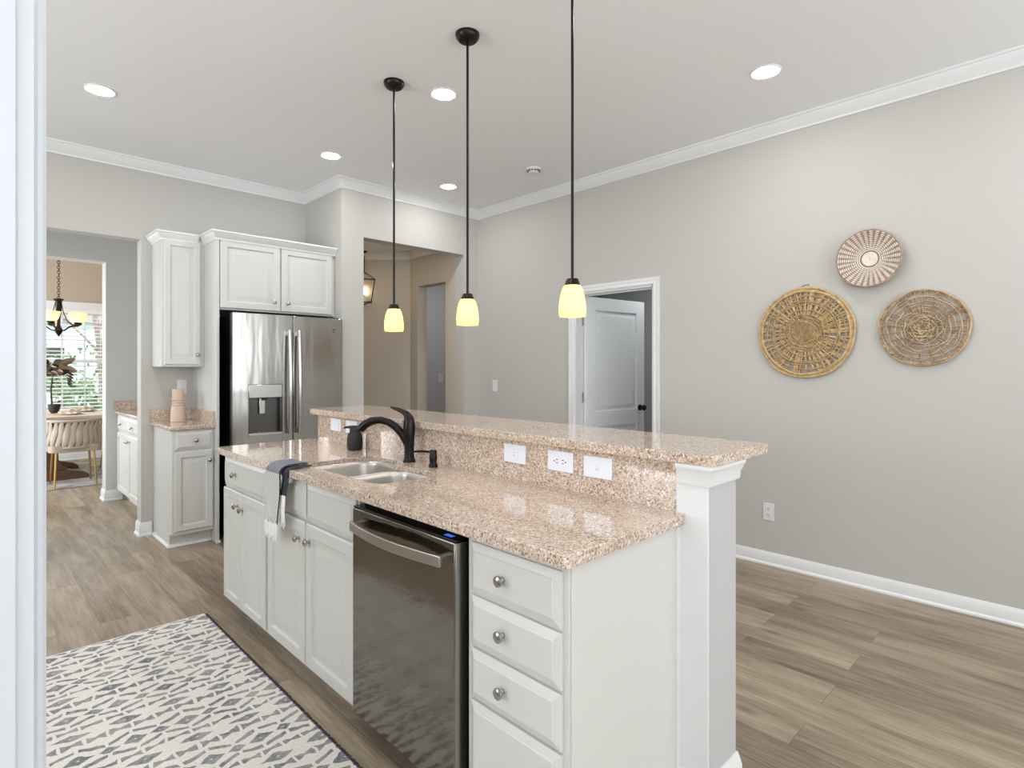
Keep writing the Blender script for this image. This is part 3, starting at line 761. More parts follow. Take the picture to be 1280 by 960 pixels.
d = front_y(bc, 'door', 1.145, 1.405, BYF - .019, 0.128, 0.718, SMALL); link('knob', knob_b((1.378, BYF - .02, 0.642), MY), M['nickel'], d)
ct = thing('small_granite_counter', 'small brown granite worktop with low backsplash under the narrow wall cabinet', 'countertop', (1.27, 5.0, CB))
link('slab', B().box(1.105, 1.4185, BYF - .03, YL, CB, CT), M['granite'], ct, 0.008)
link('splash', B().box(1.105, 1.4185, YL - .022, YL, CT, 1.010).box(1.397, 1.4185, BYF - .02, YL - .022, CT, 1.010), M['granite'], ct, 0.002)
# vase
vx, vy = 1.262, 5.14
vs = link('ceramic_vase', B().lathe([(0.050, 0), (0.054, 0.004), (0.054, 0.02), (0.050, 0.10), (0.044, 0.128), (0.049, 0.134), (0.041, 0.141), (0.040, 0.148), (0.047, 0.156), (0.039, 0.164), (0.039, 0.170), (0.046, 0.179), (0.041, 0.187), (0.042, 0.20), (0.0425, 0.255), (0.041, 0.262), (0.034, 0.262), (0.033, 0.2), (0, 0.19)], vx, vy, CT, 32, cap1=False), M['vase'])
tag(vs, 'tall beige ceramic vase with ribbed waist on the small corner counter', 'vase')
t = thing('outlet_plate', 'white outlet plate on the wall behind the beige vase', 'outlet', (1.335, YL, 1.19))
link('plate', B().box(1.30, 1.372, YL - .006, YL, 1.13, 1.248), M['plastic'], t, 0.002)
link('receptacle', B().box(1.319, 1.353, YL - .008, YL - .005, 1.155, 1.223), M['plastic'], t, 0.001)

cab_crown = [(0, 2.335), (0.006, 2.335), (0.008, 2.348), (0.018, 2.360), (0.034, 2.378), (0.038, 2.388), (0.046, 2.390), (0.046, 2.402), (0, 2.402)]
nc = thing('narrow_wall_cabinet', 'tall narrow white wall cabinet hanging left of the refrigerator', 'cabinet', (1.26, 5.2, 1.355))
link('carcass', B().box(1.119, 1.4185, 5.012, YL, 1.355, 2.40), M['cab'], nc, 0.002)
d = front_y(nc, 'door', 1.132, 1.388, 4.993, 1.372, 2.342, SMALL); link('knob', knob_b((1.365, 4.992, 1.450), MY), M['nickel'], d)
link('crown', B().sweep(cab_crown, [(1.119, YL), (1.119, 5.012), (1.372, 5.012)]), M['trim'], nc, smooth=25)
fcab = thing('refrigerator_cabinet', 'white two-door cabinet above the refrigerator with tall side panel', 'cabinet', (1.91, 5.0, 0))
link('side_panel', B().box(1.419, 1.441, 4.712, YL - .001, 0, 2.40), M['cab'], fcab, 0.002)
link('carcass', B().box(1.441, 2.398, 4.731, YL - .001, 1.800, 2.40), M['cab'], fcab, 0.002)
d = front_y(fcab, 'door', 1.447, 1.911, 4.712, 1.812, 2.342, DOOR); link('knob', knob_b((1.858, 4.711, 1.884), MY), M['nickel'], d)
d = front_y(fcab, 'door', 1.921, 2.372, 4.712, 1.812, 2.342, DOOR); link('knob', knob_b((1.970, 4.711, 1.884), MY), M['nickel'], d)
link('crown', B().sweep(cab_crown, [(1.419, 5.012), (1.419, 4.712), (2.398, 4.712)]), M['trim'], fcab, smooth=25)
link('shoe_moulding', B().box(1.414, 1.445, 4.700, 4.712, 0, .02), M['trim'], fcab)

# refrigerator
rf = thing('refrigerator', 'stainless steel french door refrigerator with water dispenser', 'refrigerator', (1.935, 5.0, 0))
FX0, FXM, FX1, FYF = 1.487, 1.946, 2.388, 4.55
link('case', B().box(FX0 + .01, FX1 - .004, 4.625, 5.30, 0.02, 1.755), M['gloss_black'], rf, 0.004)
for xa in (FX0 + .02, FX1 - .10): link('hinge_cover', B().box(xa, xa + .08, 4.58, 4.70, 1.755, 1.775), M['matte_black'], rf, 0.004)
def fdoor(name, x0, x1, z0, z1, hole_=None):
    b = B(); n_ = 14; yb = 4.618
    def yf(x): return FYF + 0.010 * ((x - FXM) / .46) ** 2 + .0
    if hole_ is None:
        loops = []
        for i in range(n_ + 1):
            x = x0 + (x1 - x0) * i / n_
            loops.append([(x, yb, z0), (x, yf(x), z0), (x, yf(x), z1), (x, yb, z1)])
        b.loft(loops)
    else:
        hx0, hx1, hz0, hz1 = hole_
        def seg(xa, xb, za, zb, k):
            b.loft([[(xa + (xb - xa) * i / k, yb, za), (xa + (xb - xa) * i / k, yf(xa + (xb - xa) * i / k), za), (xa + (xb - xa) * i / k, yf(xa + (xb - xa) * i / k), zb), (xa + (xb - xa) * i / k, yb, zb)] for i in range(k + 1)])
        xs = [x0, hx0, hx1, x1]
        loops = []
        # one frame surface: columns left and right, header and footer
        seg(x0, hx0, z0, z1, 4); seg(hx1, x1, z0, z1, 4); seg(hx0, hx1, hz1, z1, 6); seg(hx0, hx1, z0, hz0, 6)
        bmesh.ops.remove_doubles(b.bm, verts=b.bm.verts, dist=1e-5)
    return link(name, b, M['steel_fridge'], rf, 0.0 if hole_ else 0.006, smooth=30)
ld = fdoor('left_door', FX0, FXM - .003, 0.715, 1.768, (1.600, 1.862, 0.815, 1.218))
rd = fdoor('right_door', FXM + .003, FX1, 0.715, 1.768)
fdoor('freezer_drawer', FX0, FX1, 0.06, 0.705)
link('door_gap_shade', B().box(FX0 + .012, FX1 - .012, 4.605, 4.628, 0.02, 1.75), M['gap_shade'], rf)  # black slab behind the doors, colours in the shade of the gap
dp = thing('dispenser', '', '', (0, 0, 0)); bpy.data.objects.remove(dp)
disp = link('dispenser_panel', B().box(1.602, 1.860, FYF + .002, FYF + .03, 1.112, 1.216), M['steel_handle'], ld, 0.003)
rec = B()
zz0, zz1 = 0.835, 1.112
rec.box(1.602, 1.616, FYF + .004, 4.612, zz0, zz1).box(1.846, 1.860, FYF + .004, 4.612, zz0, zz1).box(1.602, 1.860, 4.602, 4.612, zz0, zz1).box(1.602, 1.860, FYF + .03, 4.612, zz1 - .006, zz1)
link('dispenser_recess', rec, M['steel_recess'], ld, 0.002)
link('paddle', B().box(1.690, 1.735, 4.575, 4.592, 0.985, 1.108), M['steel_handle'], ld, 0.003)
link('spigot', B().box(1.705, 1.745, 4.566, 4.600, 1.090, 1.112), M['gloss_black'], ld, 0.002)
link('drip_tray', B().box(1.602, 1.860, FYF - .002, 4.612, 0.815, 0.838), M['steel_handle'], ld, 0.003)
def fhandle(par, x):
    pts = []; rs = []
    for i in range(21):
        f = i / 20; z = 0.815 + f * .835; y = FYF - .040 - .018 * math.sin(PI * f)
        pts.append((x, y, z)); rs.append(.0135)
    b = B().tube(pts, rs, 14, up=(1, 0, 0))
    for z in (0.84, 1.625): b.box(x - .010, x + .010, FYF - .040, FYF + .004, z - .018, z + .018)
    return link('handle', b, M['steel_handle'], par, 0)
fhandle(ld, 1.906); fhandle(rd, 1.984)
hz_ = B()
for i in range(13):
    pass
hz_.tube([(1.60, FYF - .045, .66), (1.94, FYF - .058, .66), (2.28, FYF - .045, .66)], .013, 12).box(1.60, 1.62, FYF - .045, FYF + .006, .65, .67).box(2.26, 2.28, FYF - .045, FYF + .006, .65, .67)
link('drawer_handle', hz_, M['steel_handle'], rf)
bd = link('badge', B().lathe([(.0155, 0), (.0155, .002), (.0135, .003), (.012, .002), (0, .002)], 2.307, FYF + .0056, 1.66, 24, axis=MY, cap0=False), M['steel_dark'], rd)
bd['label'] = 'round dark maker badge'

# ------------------------------------------------------------------ pendants
PXX = 1.817
def pendant(y, label):
    t = thing('pendant_lamp', label, 'pendant lamp', (PXX, y, H), 'pendants over the island')
    link('canopy', B().lathe([(0.016, -.036), (0.044, -.034), (0.056, -.022), (0.060, -.008), (0.060, 0)], PXX, y, H, 32), M['bronze'], t)
    link('rod', B().tube([(PXX, y, H - .030), (PXX, y, 1.712)], 0.0062, 12), M['bronze'], t)
    link('socket_cap', B().lathe([(0.034, 1.690), (0.032, 1.697), (0.024, 1.718), (0.010, 1.720)], PXX, y, 0, 24), M['bronze'], t)
    sh = B().lathe([(0.053, 1.562), (0.0555, 1.585), (0.0545, 1.612), (0.050, 1.645), (0.042, 1.675), (0.034, 1.690), (0.0315, 1.690), (0.0395, 1.675), (0.0475, 1.645), (0.052, 1.612), (0.053, 1.585), (0.0505, 1.562)], PXX, y, 0, 36, False, False)
    bm = sh.bm
    link('lamp_shade', sh, M['shade'], t)
    link('bulb', B().lathe([(0, -.030), (.015, -.026), (.026, -.012), (.029, 0), (.026, .014), (.016, .030), (.012, .046), (.012, .062)], PXX, y, 1.607, 20, cap0=False), M['bulb_bright'], t)
    return t
pa = pendant(2.851, 'bronze pendant lamp with amber glass shade, farthest of three over the island')
pb = copy_tree(pa); pb.location.y = 2.183; pb['label'] = 'bronze pendant lamp with amber glass shade, in the middle over the sink'
pc = copy_tree(pa); pc.location.y = 1.508; pc['label'] = 'bronze pendant lamp with amber glass shade hanging before the grey door, nearest of three'

# recessed ceiling lights and detector
def downlight(x, y, label):
    t = thing('recessed_light', label, 'ceiling light', (x, y, H), 'recessed ceiling lights')
    link('trim_ring', B().lathe([(0.082, 0), (0.082, -.004), (0.076, -.007), (0.064, -.004), (0.064, 0)], x, y, H, 36, False, False), M['trim'], t)
    link('lens', B().lathe([(0.064, -.0035), (0, -.0032)], x, y, H, 36, False, False), M['led'], t)
    return t
dl = downlight(0.606, 4.158, 'round recessed ceiling light above the pantry opening end of the kitchen')
for x, y, l in ((2.092, 4.186, 'small round recessed ceiling light in front of the refrigerator cabinet'),
                (3.223, 4.147, 'round recessed ceiling light before the wide hall opening'),
                (2.110, 2.762, 'round recessed ceiling light between the two far pendant canopies'),
                (3.245, 1.291, 'round recessed ceiling light alone near the wall of woven baskets'),
                (0.606, 2.762, 'round recessed ceiling light above the middle of the runner rug, unseen and added for its light'),  # last four continue the grid unseen, added for more light from above
                (0.606, 1.300, 'round recessed ceiling light above the near end of the runner rug, unseen and added for its light'),
                (2.110, 1.300, 'round recessed ceiling light above the near end of the island, unseen and added for its light'),
                (3.245, -0.30, 'round recessed ceiling light behind the camera near the long wall, unseen and added for its light')):
    c = copy_tree(dl); c.location = (x, y, H); c['label'] = l
sd = thing('smoke_detector', 'small white smoke detector on the ceiling near the crown moulding', 'smoke detector', (3.448, 3.28, H))
link('base', B().lathe([(0.062, -.012), (0.064, -.008), (0.064, 0)], 3.448, 3.28, H, 32), M['plastic'], sd)
link('cover', B().lathe([(0.0, -.040), (0.034, -.039), (0.044, -.032), (0.050, -.012)], 3.448, 3.28, H, 32, cap0=False), M['plastic'], sd)
sv = B()
for a in range(0, 360, 30):
    r = math.radians(a); sv.box(3.448 + .045 * math.cos(r) - .008, 3.448 + .045 * math.cos(r) + .008, 3.28 + .045 * math.sin(r) - .008, 3.28 + .045 * math.sin(r) + .008, H - .026, H - .018)
link('vents', sv, M['slot'], sd)

# ------------------------------------------------------------------ interior door
ang = math.radians(83)
idr = bpy.data.objects.new('door_1', None); COL.objects.link(idr); idr['kind'] = 'structure'
idr.location = (XR + .104, 3.253, 0.01); idr.rotation_euler = (0, 0, ang)
# local: door runs along -Y from the hinge, thickness along -X
db = B(); DWd, DH, DT = 0.80, 1.982, 0.035
def door_face(b, xs, d):
    z_rows = [(0.0, 0.21), (0.80, 0.92), (1.88, DH)]
    pans = [(0.115, DWd - .115, 0.205, 0.79), (0.115, DWd - .115, 0.935, 1.865)]
    return pans
db.box(-DT + .006, -.006, -DWd, 0, 0, DH)
st = 0.115
for xa, xb in ((-DT, -DT + .007), (-.007, 0)):
    db.box(xa, xb, -st, 0, 0, DH).box(xa, xb, -DWd, -DWd + st, 0, DH)
    for za, zb in ((0, .205), (.79, .935), (1.865, DH)): db.box(xa, xb, -DWd + st, -st, za, zb)
pr_ = [(0, -.014), (0, -.004), (.006, -.011), (.016, -.011), (.045, -.002), (.05, -.002)]
for za, zb in ((.205, .79), (.935, 1.865)):
    db.panel((-DT, -st, za), (0, -1, 0), (-1, 0, 0), DWd - 2 * st, zb - za, pr_)
    db.panel((0, -DWd + st, za), (0, 1, 0), (1, 0, 0), DWd - 2 * st, zb - za, pr_)
link('door_leaf', db, M['door'], idr, 0.0012, local=True, smooth=20)
for sx, d in ((-DT, (-1, 0, 0)), (0, (1, 0, 0))):
    link('door_knob', B().lathe([(.030, 0), (.030, .005), (.012, .010), (.012, .030), (.024, .038), (.028, .050), (.024, .062), (0, .066)], sx, -DWd + .065, 0.945, 24, axis=d, cap1=False), M['bronze'], idr, local=True)
for z in (0.25, 1.065, 1.765):
    hb_ = B().box(-.004, .003, .0, .016, z - .045, z + .045).tube([(.004, .006, z - .046), (.004, .006, z + .046)], .006, 10)
    link('hinge', hb_, M['nickel'], idr, local=True)

# ------------------------------------------------------------------ woven baskets on the wall
def wall_round(name, label, y, z, dep):
    t = thing(name, label, 'wall basket', (XR, y, z), 'woven baskets on the wall')
    return t
def wob(): return random.uniform(-1, 1)
def ring_pts(r, x, n=64, wr=0.0, wx=0.0, ph=0): 
    return [(x + wx * math.sin(7 * a + ph), (r + wr * math.sin(5 * a + ph) + wr * .6 * math.sin(11 * a + 2 * ph)) * math.cos(a), (r + wr * math.sin(5 * a + ph) + wr * .6 * math.sin(11 * a + 2 * ph)) * math.sin(a)) for a in [2 * PI * i / n for i in range(n)]]
# golden flat one
b1 = wall_round('woven_basket', 'large golden straw woven wall basket, leftmost of three on the grey wall', 1.325, 1.577, .03)
R1 = 0.297
rim = B()
for k, (rr, xx) in enumerate(((R1 - .006, -.018), (R1 - .018, -.014), (R1 - .026, -.022))): rim.tube(ring_pts(rr, xx, 72, .002, .002, k), .0075, 8, True)
link('rim', rim, M['straw'], b1, local=True)
rings = B()
for k, rr in enumerate((.055, .068, .081, .094, .107, .120, .188, .200, .212, .150, .240)):
    rings.tube(ring_pts(rr, -.020 - .004 * (k % 2), 60, .003, .002, k * 1.7), .0052, 7, True)
link('weave_rings', rings, M['straw_dark'], b1, local=True)
spk = B()
for k in range(92):
    a = 2 * PI * k / 92 + wob() * .025; r0 = .115 if k % 2 else .03; r1 = R1 - .015
    da = wob() * .10
    spk.tube([(-.016, r0 * math.cos(a), r0 * math.sin(a)), (-.018 + wob() * .004, .5 * (r0 + r1) * math.cos(a + da * .5), .5 * (r0 + r1) * math.sin(a + da * .5)), (-.016, r1 * math.cos(a + da), r1 * math.sin(a + da))], .0042 + random.random() * .0018, 6)
link('spokes', spk, M['straw'], b1, local=True)
ctr = B()
for k in range(13):
    o = -.06 + k * .01
    l = math.sqrt(max(.068 ** 2 - o * o, .0004)); a = .6
    ctr.tube([(-.024 - .003 * (k % 2), o * math.cos(a) - l * math.sin(a), o * math.sin(a) + l * math.cos(a)), (-.028, o * math.cos(a), o * math.sin(a)), (-.024, o * math.cos(a) + l * math.sin(a), o * math.sin(a) - l * math.cos(a))], .0045, 6)
link('woven_centre', ctr, M['straw_dark'], b1, local=True)
link('hanging_loop', B().tube([(-.012, .03, R1 - .01), (-.012, .012, R1 + .012), (-.012, -.02, R1 + .018), (-.012, -.028, R1 + .008)], .003, 6), M['straw_dark'], b1, local=True)
# shallow seagrass bowl
b2 = wall_round('woven_bowl', 'small mauve and white striped woven bowl, the highest of three on the wall', 0.953, 2.007, .06)
R2 = 0.171
nr = 15; seg = 96
coil = B(); stitch = B()
for k in range(nr):
    f = k / (nr - 1); rr = .012 + (R2 - .016) * f; xx = -.012 - .048 * f ** 1.6
    (coil if True else coil).tube([(xx, rr * math.cos(2 * PI * i / 72), rr * math.sin(2 * PI * i / 72)) for i in range(72)], .0068, 8, True)
link('coils', coil, M['seagrass'], b2, local=True)
cc = B()
for k in range(4):
    rr = .008 + .0098 * k; xx = -.020 - .048 * (rr / R2) ** 1.6
    cc.tube([(xx, rr * math.cos(2 * PI * i / 48), rr * math.sin(2 * PI * i / 48)) for i in range(48)], .0056, 7, True)
link('pale_centre', cc, M['seagrass_pale'], b2, local=True)
for k in range(30):
    a = 2 * PI * k / 30
    for rr in [.056 + .0105 * q for q in range(11)]:
        f = max(0, (rr - .012) / (R2 - .016)); xx = -.012 - .048 * f ** 1.6 - .0062
        w = .0040 + .0050 * (rr / R2)
        ca, sa = math.cos(a), math.sin(a)
        stitch.tube([(xx, rr * ca - w * -sa, rr * sa - w * ca), (xx - .0015, rr * ca, rr * sa), (xx, rr * ca + w * -sa, rr * sa + w * ca)], .0036, 5)
link('pale_stitches', stitch, M['seagrass_pale'], b2, local=True)
link('rim', B().tube(ring_pts(R2 - .002, -.061, 72, .0012, .001, 0), .0065, 8, True), M['seagrass'], b2, local=True)
# open rattan one
b3 = wall_round('open_basket', 'open lattice brown rattan wall basket, rightmost of three and see-through', 0.690, 1.579, .03)
R3 = 0.220
rim = B()
for k, (rr, xx) in enumerate(((R3 - .004, -.018), (R3 - .013, -.014))): rim.tube(ring_pts(rr, xx, 72, .002, .002, k), .0055, 8, True)
wrap = B()
for k in range(84):
    a = 2 * PI * k / 84 + wob() * .02; ca, sa = math.cos(a), math.sin(a)
    wrap.tube([(-.010, (R3 - .018) * ca, (R3 - .018) * sa), (-.026, (R3 - .009) * ca, (R3 - .009) * sa), (-.010, (R3 + .001) * ca, (R3 + .001) * sa)], .0028, 5)
link('rim', rim, M['rattan'], b3, local=True)
link('rim_wrapping', wrap, M['rattan_dark'], b3, local=True)
rings = B()
for k, rr in enumerate((.022, .032, .043, .056, .071, .090, .110, .131, .152, .176, .183)):
    rings.tube(ring_pts(rr, -.019 - .003 * (k % 2), 60, .004, .002, k * 2.1), .0036, 6, True)
link('weave_rings', rings, M['rattan'], b3, local=True)
spk = B()
for k in range(40):
    a = 2 * PI * k / 40 + wob() * .05; r0 = .012 if k % 2 == 0 else .06; r1 = R3 - .008; da = wob() * .12
    spk.tube([(-.016, r0 * math.cos(a), r0 * math.sin(a)), (-.020 + wob() * .005, .5 * (r0 + r1) * math.cos(a + da * .5), .5 * (r0 + r1) * math.sin(a + da * .5)), (-.016, r1 * math.cos(a + da), r1 * math.sin(a + da))], .0036, 6)
link('spokes', spk, M['rattan_dark'], b3, local=True)

# ------------------------------------------------------------------ runner rug
rg = thing('runner_rug', 'cream runner rug with grey-blue tribal pattern beside the island', 'rug', (0.54, 1.9, 0))
link('rug_field', B().box(0.11, 0.962, 0.3, 3.392, 0.001, 0.008), M['rug'], rg, 0.002)
eb = B()
for k in range(330):
    y = 0.32 + k * .0093; eb.tube([(0.960, y, .006), (0.966, y + wob() * .004, .0075), (0.973 + random.random() * .004, y + wob() * .006, .003)], .0026, 5)
link('edge_binding', eb, mat('dark_yarn', (70, 72, 78), 0.95), rg)
link('hem', B().box(0.11, 0.962, 3.392, 3.402, 0.001, 0.006), M['fringe'], rg, 0.001)

# ------------------------------------------------------------------ hall lantern
ln_c = Vector((3.44, 6.00, 0))
t = thing('hall_lantern', 'bronze glass lantern seen through the wide opening, half hidden by the wall', 'lantern', (3.392, 5.952, HZ))
lx, ly = 3.392, 5.952
fr_ = B()
tw_, bw_, zt_, zb_ = 0.165, 0.110, 2.362, 2.105
for a in range(4):
    r0 = math.radians(a * 90 + 15); r1 = math.radians(a * 90 + 105)
    T0 = (lx + tw_ * math.cos(r0), ly + tw_ * math.sin(r0), zt_); T1 = (lx + tw_ * math.cos(r1), ly + tw_ * math.sin(r1), zt_)
    B0 = (lx + bw_ * math.cos(r0), ly + bw_ * math.sin(r0), zb_); B1 = (lx + bw_ * math.cos(r1), ly + bw_ * math.sin(r1), zb_)
    fr_.tube([T0, T1], .007, 6).tube([B0, B1], .007, 6).tube([T0, B0], .006, 6).tube([T0, (lx, ly, zt_ + .10)], .005, 6)
    fr_.tube([B0, (lx, ly, zb_ - .02)], .005, 6)
link('lantern_frame', fr_, M['bronze'], t)
link('chain', B().tube([(lx, ly, zt_ + .10), (lx, ly, HZ - .02)], .005, 8), M['bronze'], t)
link('canopy', B().lathe([(.02, -.025), (.05, -.015), (.055, 0)], lx, ly, HZ, 24), M['bronze'], t)
link('candle_sleeve', B().lathe([(.013, 2.115), (.013, 2.20)], lx, ly, 0, 12), M['trim'], t)
link('bulb', B().lathe([(.012, 2.20), (.022, 2.225), (.020, 2.25), (.008, 2.28), (0, 2.285)], lx, ly, 0, 14, cap1=False), M['bulb'], t)
# switch seen through the hall doorway
t = thing('switch_plate', 'white switch plate in the dim room seen through the hall opening', 'switch plate', (4.765, 6.3, 1.2))
link('plate', B().box(4.728, 4.802, 6.294, 6.3, 1.14, 1.265), M['plastic'], t, 0.002)
link('rocker', B().box(4.748, 4.782, 6.291, 6.295, 1.17, 1.235), M['plastic'], t, 0.001)

# ------------------------------------------------------------------ pantry cabinet
PX = 1.164
pc_ = thing('pantry_base_cabinet', 'white base cabinet inside the passage, with drawer above two doors', 'cabinet', (1.45, 6.3, 0))
link('carcass', B().box(PX, 1.78, 5.62, FY - .001, 0.10, CB).box(PX + .075, 1.78, 5.62, FY - .001, 0, 0.10), M['cab'], pc_, 0.002)
def pfront(name, y0, y1, z0, z1, rings): return link(name, B().panel((PX - .019, y1, z0), (0, -1, 0), MX, y1 - y0, z1 - z0, rings), M['cab'], pc_, smooth=20)
for y0, y1 in ((5.88, 6.88),):
    ym = 6.375
    for ya, yb_ in ((y0, ym - .01), (ym + .01, y1)):
        d = pfront('drawer', ya, yb_, 0.72, 0.866, DRAW); link('knob', knob_b((PX - .02, (ya + yb_) / 2 + .06, .79), MX), M['nickel'], d)
    d = pfront('door', y0, ym - .003, 0.12, 0.70, SMALL); link('knob', knob_b((PX - .02, ym - .035, .645), MX), M['nickel'], d)
    d = pfront('door', ym + .003, y1, 0.12, 0.70, SMALL); link('knob', knob_b((PX - .02, ym + .035, .645), MX), M['nickel'], d)
pct = thing('pantry_counter', 'brown granite worktop in the passage with side splash on the far wall', 'countertop', (1.45, 6.3, CB))
link('slab', B().box(1.128, 1.78, 5.60, FY - .001, CB, CT), M['granite'], pct, 0.008)
link('splash', B().box(1.128, 1.758, FY - .022, FY - .001, CT, 1.012).box(1.758, 1.78, 5.60, FY - .001, CT, 1.012), M['granite'], pct, 0.002)

# ------------------------------------------------------------------ dining room
dr = link('dining_rug', B().box(-0.9, 2.3, 7.98, 10.1, 0.001, 0.009), M['dining_rug'], None, 0.002)
tag(dr, 'faded grey dining rug under the table in the far room', 'rug')
tb = thing('dining_table', 'trestle dining table with pale top and dark wood base in the far room', 'table', (0.75, 9.0, 0))
TZ = 0.785
link('table_top', B().box(0.20, 1.34, 8.22, 9.85, TZ - .04, TZ), M['table_wood'], tb, 0.008)
link('apron', B().box(0.30, 1.24, 8.34, 9.75, TZ - .12, TZ - .04), M['dark_wood'], tb, 0.004)
for yy in (8.62, 9.45):
    link('trestle_foot', B().loft([[(x, yy - .06, z0), (x, yy + .06, z0), (x, yy + .06, z1), (x, yy - .06, z1)] for x, z0, z1 in ((.40, .0095, .05), (.46, .0095, .09), (.62, .0095, .13), (.92, .0095, .13), (1.08, .0095, .09), (1.14, .0095, .05))]), M['dark_wood'], tb, 0.006)
    lg = B().loft([[(0.77 - w, yy - .045, z), (0.77 + w, yy - .045, z), (0.77 + w, yy + .045, z), (0.77 - w, yy + .045, z)] for z, w in ((.13, .17), (.17, .13), (.25, .08), (.35, .075), (.48, .11), (.58, .15), (.665, .17))])
    link('pedestal', lg, M['dark_wood'], tb, 0.006)
link('stretcher', B().box(0.73, 0.81, 8.68, 9.39, 0.15, 0.23), M['dark_wood'], tb, 0.005)

def woven_chair(cx, cy, rz, label):
    t = thing('dining_chair', label, 'chair', (cx, cy, 0), 'dining chairs')
    # local: backrest at -Y side, sitter faces +Y
    link('seat', B().poly(rrect(-.235, .235, -.20, .24, .07, 5), [], .40, .475), M['strap'], t, 0.02, local=True, seg=3)
    bk = B(); seg_ = 12
    def sh(f):
        a = math.radians(-170 + 160 * f); return (0.262 * math.cos(a), 0.235 * math.sin(a) + .02)
    for k in range(-1, seg_ + 1):
        pts = []; rs = []
        for q in range(11):
            g = q / 10; ff = (k + .15 + .85 * g + .10 * math.sin(2 * PI * g)) / seg_
            x, y = sh(min(max(ff, 0.0), 1.0)); l_ = math.hypot(x, y); n_ = .012 * math.sin(PI * g * 2 + (k % 2) * .6)
            pts.append((x * (1 + n_ / l_), y * (1 + n_ / l_), .450 + .29 * g)); rs.append(.019 + .016 * math.sin(PI * g))
        bk.tube(pts, rs, 8, flat=.36, up=(pts[5][1], -pts[5][0], 0))
    link('backrest', bk, M['strap'], t, local=True, smooth=70)
    for z in (.745, .445): link('back_rail', B().tube([(*sh(i / 24), z) for i in range(25)], .016, 10), M['strap'], t, local=True, smooth=70)
    for sx in (-1, 1):
        for sy, yb in ((-1, -.19), (1, .20)):
            link('leg', B().tube([(sx * .17, yb * .85, .41), (sx * .19, yb * 1.08, .0105)], [.012, .009], 10), M['gold'], t, local=True)
    t.rotation_euler = (0, 0, rz)
    return t
woven_chair(0.945, 8.20, 0, 'woven greige chair with gold legs, its back turned to the passage')
woven_chair(1.56, 9.02, PI / 2, 'woven greige chair with gold legs at the side of the table, mostly behind the wall')

# table setting
def plate_set(x, y, label, group='place settings'):
    t = thing('dinner_plate', label, 'plate', (x, y, TZ), group)
    link('plate_body', B().lathe([(.08, 0), (.085, .004), (.135, .014), (.142, .018), (.135, .018), (.082, .008), (0, .007)], x, y, TZ, 32), M['white_china'], t)
    return t
def napkin(x, y, z, label):
    b = B(); n_ = 12; g = []
    for i in range(n_ + 1):
        row = []
        for j in range(n_ + 1):
            u = i / n_ - .5; v = j / n_ - .5
            h = .035 * math.exp(-(u * u + v * v) * 6) + .013 * math.sin(u * 17 + v * 5) * math.cos(v * 13) + .014
            row.append(b.bm.verts.new((x + u * .20, y + v * .22, z + max(h, .001))))
        g.append(row)
    for i in range(n_):
        for j in range(n_): b.bm.faces.new((g[i][j], g[i + 1][j], g[i + 1][j + 1], g[i][j + 1]))
    o = link('napkin', b, M['linen'], None, smooth=80)
    md = o.modifiers.new('thick', 'SOLIDIFY'); md.thickness = .004; md.offset = 1
    return tag(o, label, 'napkin', 'napkins on the plates')
plate_set(0.95, 8.55, 'white dinner plate in front of the woven chair whose back faces us'); napkin(0.95, 8.55, TZ + .008, 'crumpled beige linen napkin on the plate nearest the passage')
plate_set(1.15, 9.00, 'white dinner plate at the right side of the dining table'); napkin(1.15, 9.00, TZ + .008, 'crumpled beige linen napkin on the plate at the table side')
# plant
pl = thing('potted_magnolia', 'dark bowl with a stem of dry brown magnolia leaves on the dining table', 'plant', (0.84, 8.92, TZ))
ax_, ay_ = 0.84, 8.92
link('pot', B().lathe([(.03, 0), (.048, .02), (.060, .07), (.064, .11), (.058, .11), (.052, .075), (0, .06)], ax_, ay_, TZ, 28), M['leaf_dark'], pl)
link('stem', B().tube([(ax_ - .02, ay_, TZ + .06), (ax_ - .03, ay_, TZ + .30), (ax_ - .01, ay_, TZ + .50), (ax_ + .04, ay_, TZ + .58)], [.010, .009, .007, .005], 8).tube([(ax_ - .015, ay_, TZ + .48), (ax_ - .08, ay_, TZ + .60)], .005, 6), M['leaf_dark'], pl)
def leaf(b, p, d, l, w):
    p = Vector(p); d = Vector(d).normalized(); s = d.cross(Vector((0, 1, .3))).normalized(); up = s.cross(d)
    rows = []
    for i in range(7):
        f = i / 6; ww = w * math.sin(PI * min(.98, f * .95 + .03)) ** .8; bend = -.25 * l * f * f
        c = p + d * (l * f) + up * bend
        rows.append([c - s * ww + up * ww * .3, c, c + s * ww + up * ww * .3, c - up * .004])
    b.loft(rows)
lv = B(); lv2 = B()
for k in range(26):
    a = 2 * PI * k / 13 + wob() * .3; e = random.uniform(-.25, .7)
    leaf(lv if k % 3 else lv2, (ax_ + wob() * .06, ay_ + wob() * .05, TZ + .52 + random.uniform(-.05, .09)), (math.cos(a), math.sin(a), e), random.uniform(.12, .20), random.uniform(.030, .045))
for k in range(5): leaf(lv2, (ax_ + .12, ay_ - .02, TZ + .50 - .03 * k), (1, -.2, -.5 - .2 * k), .09, .014)
link('pale_leaves', lv, M['leaf_dry'], pl); link('dark_leaves', lv2, M['leaf_dark'], pl)

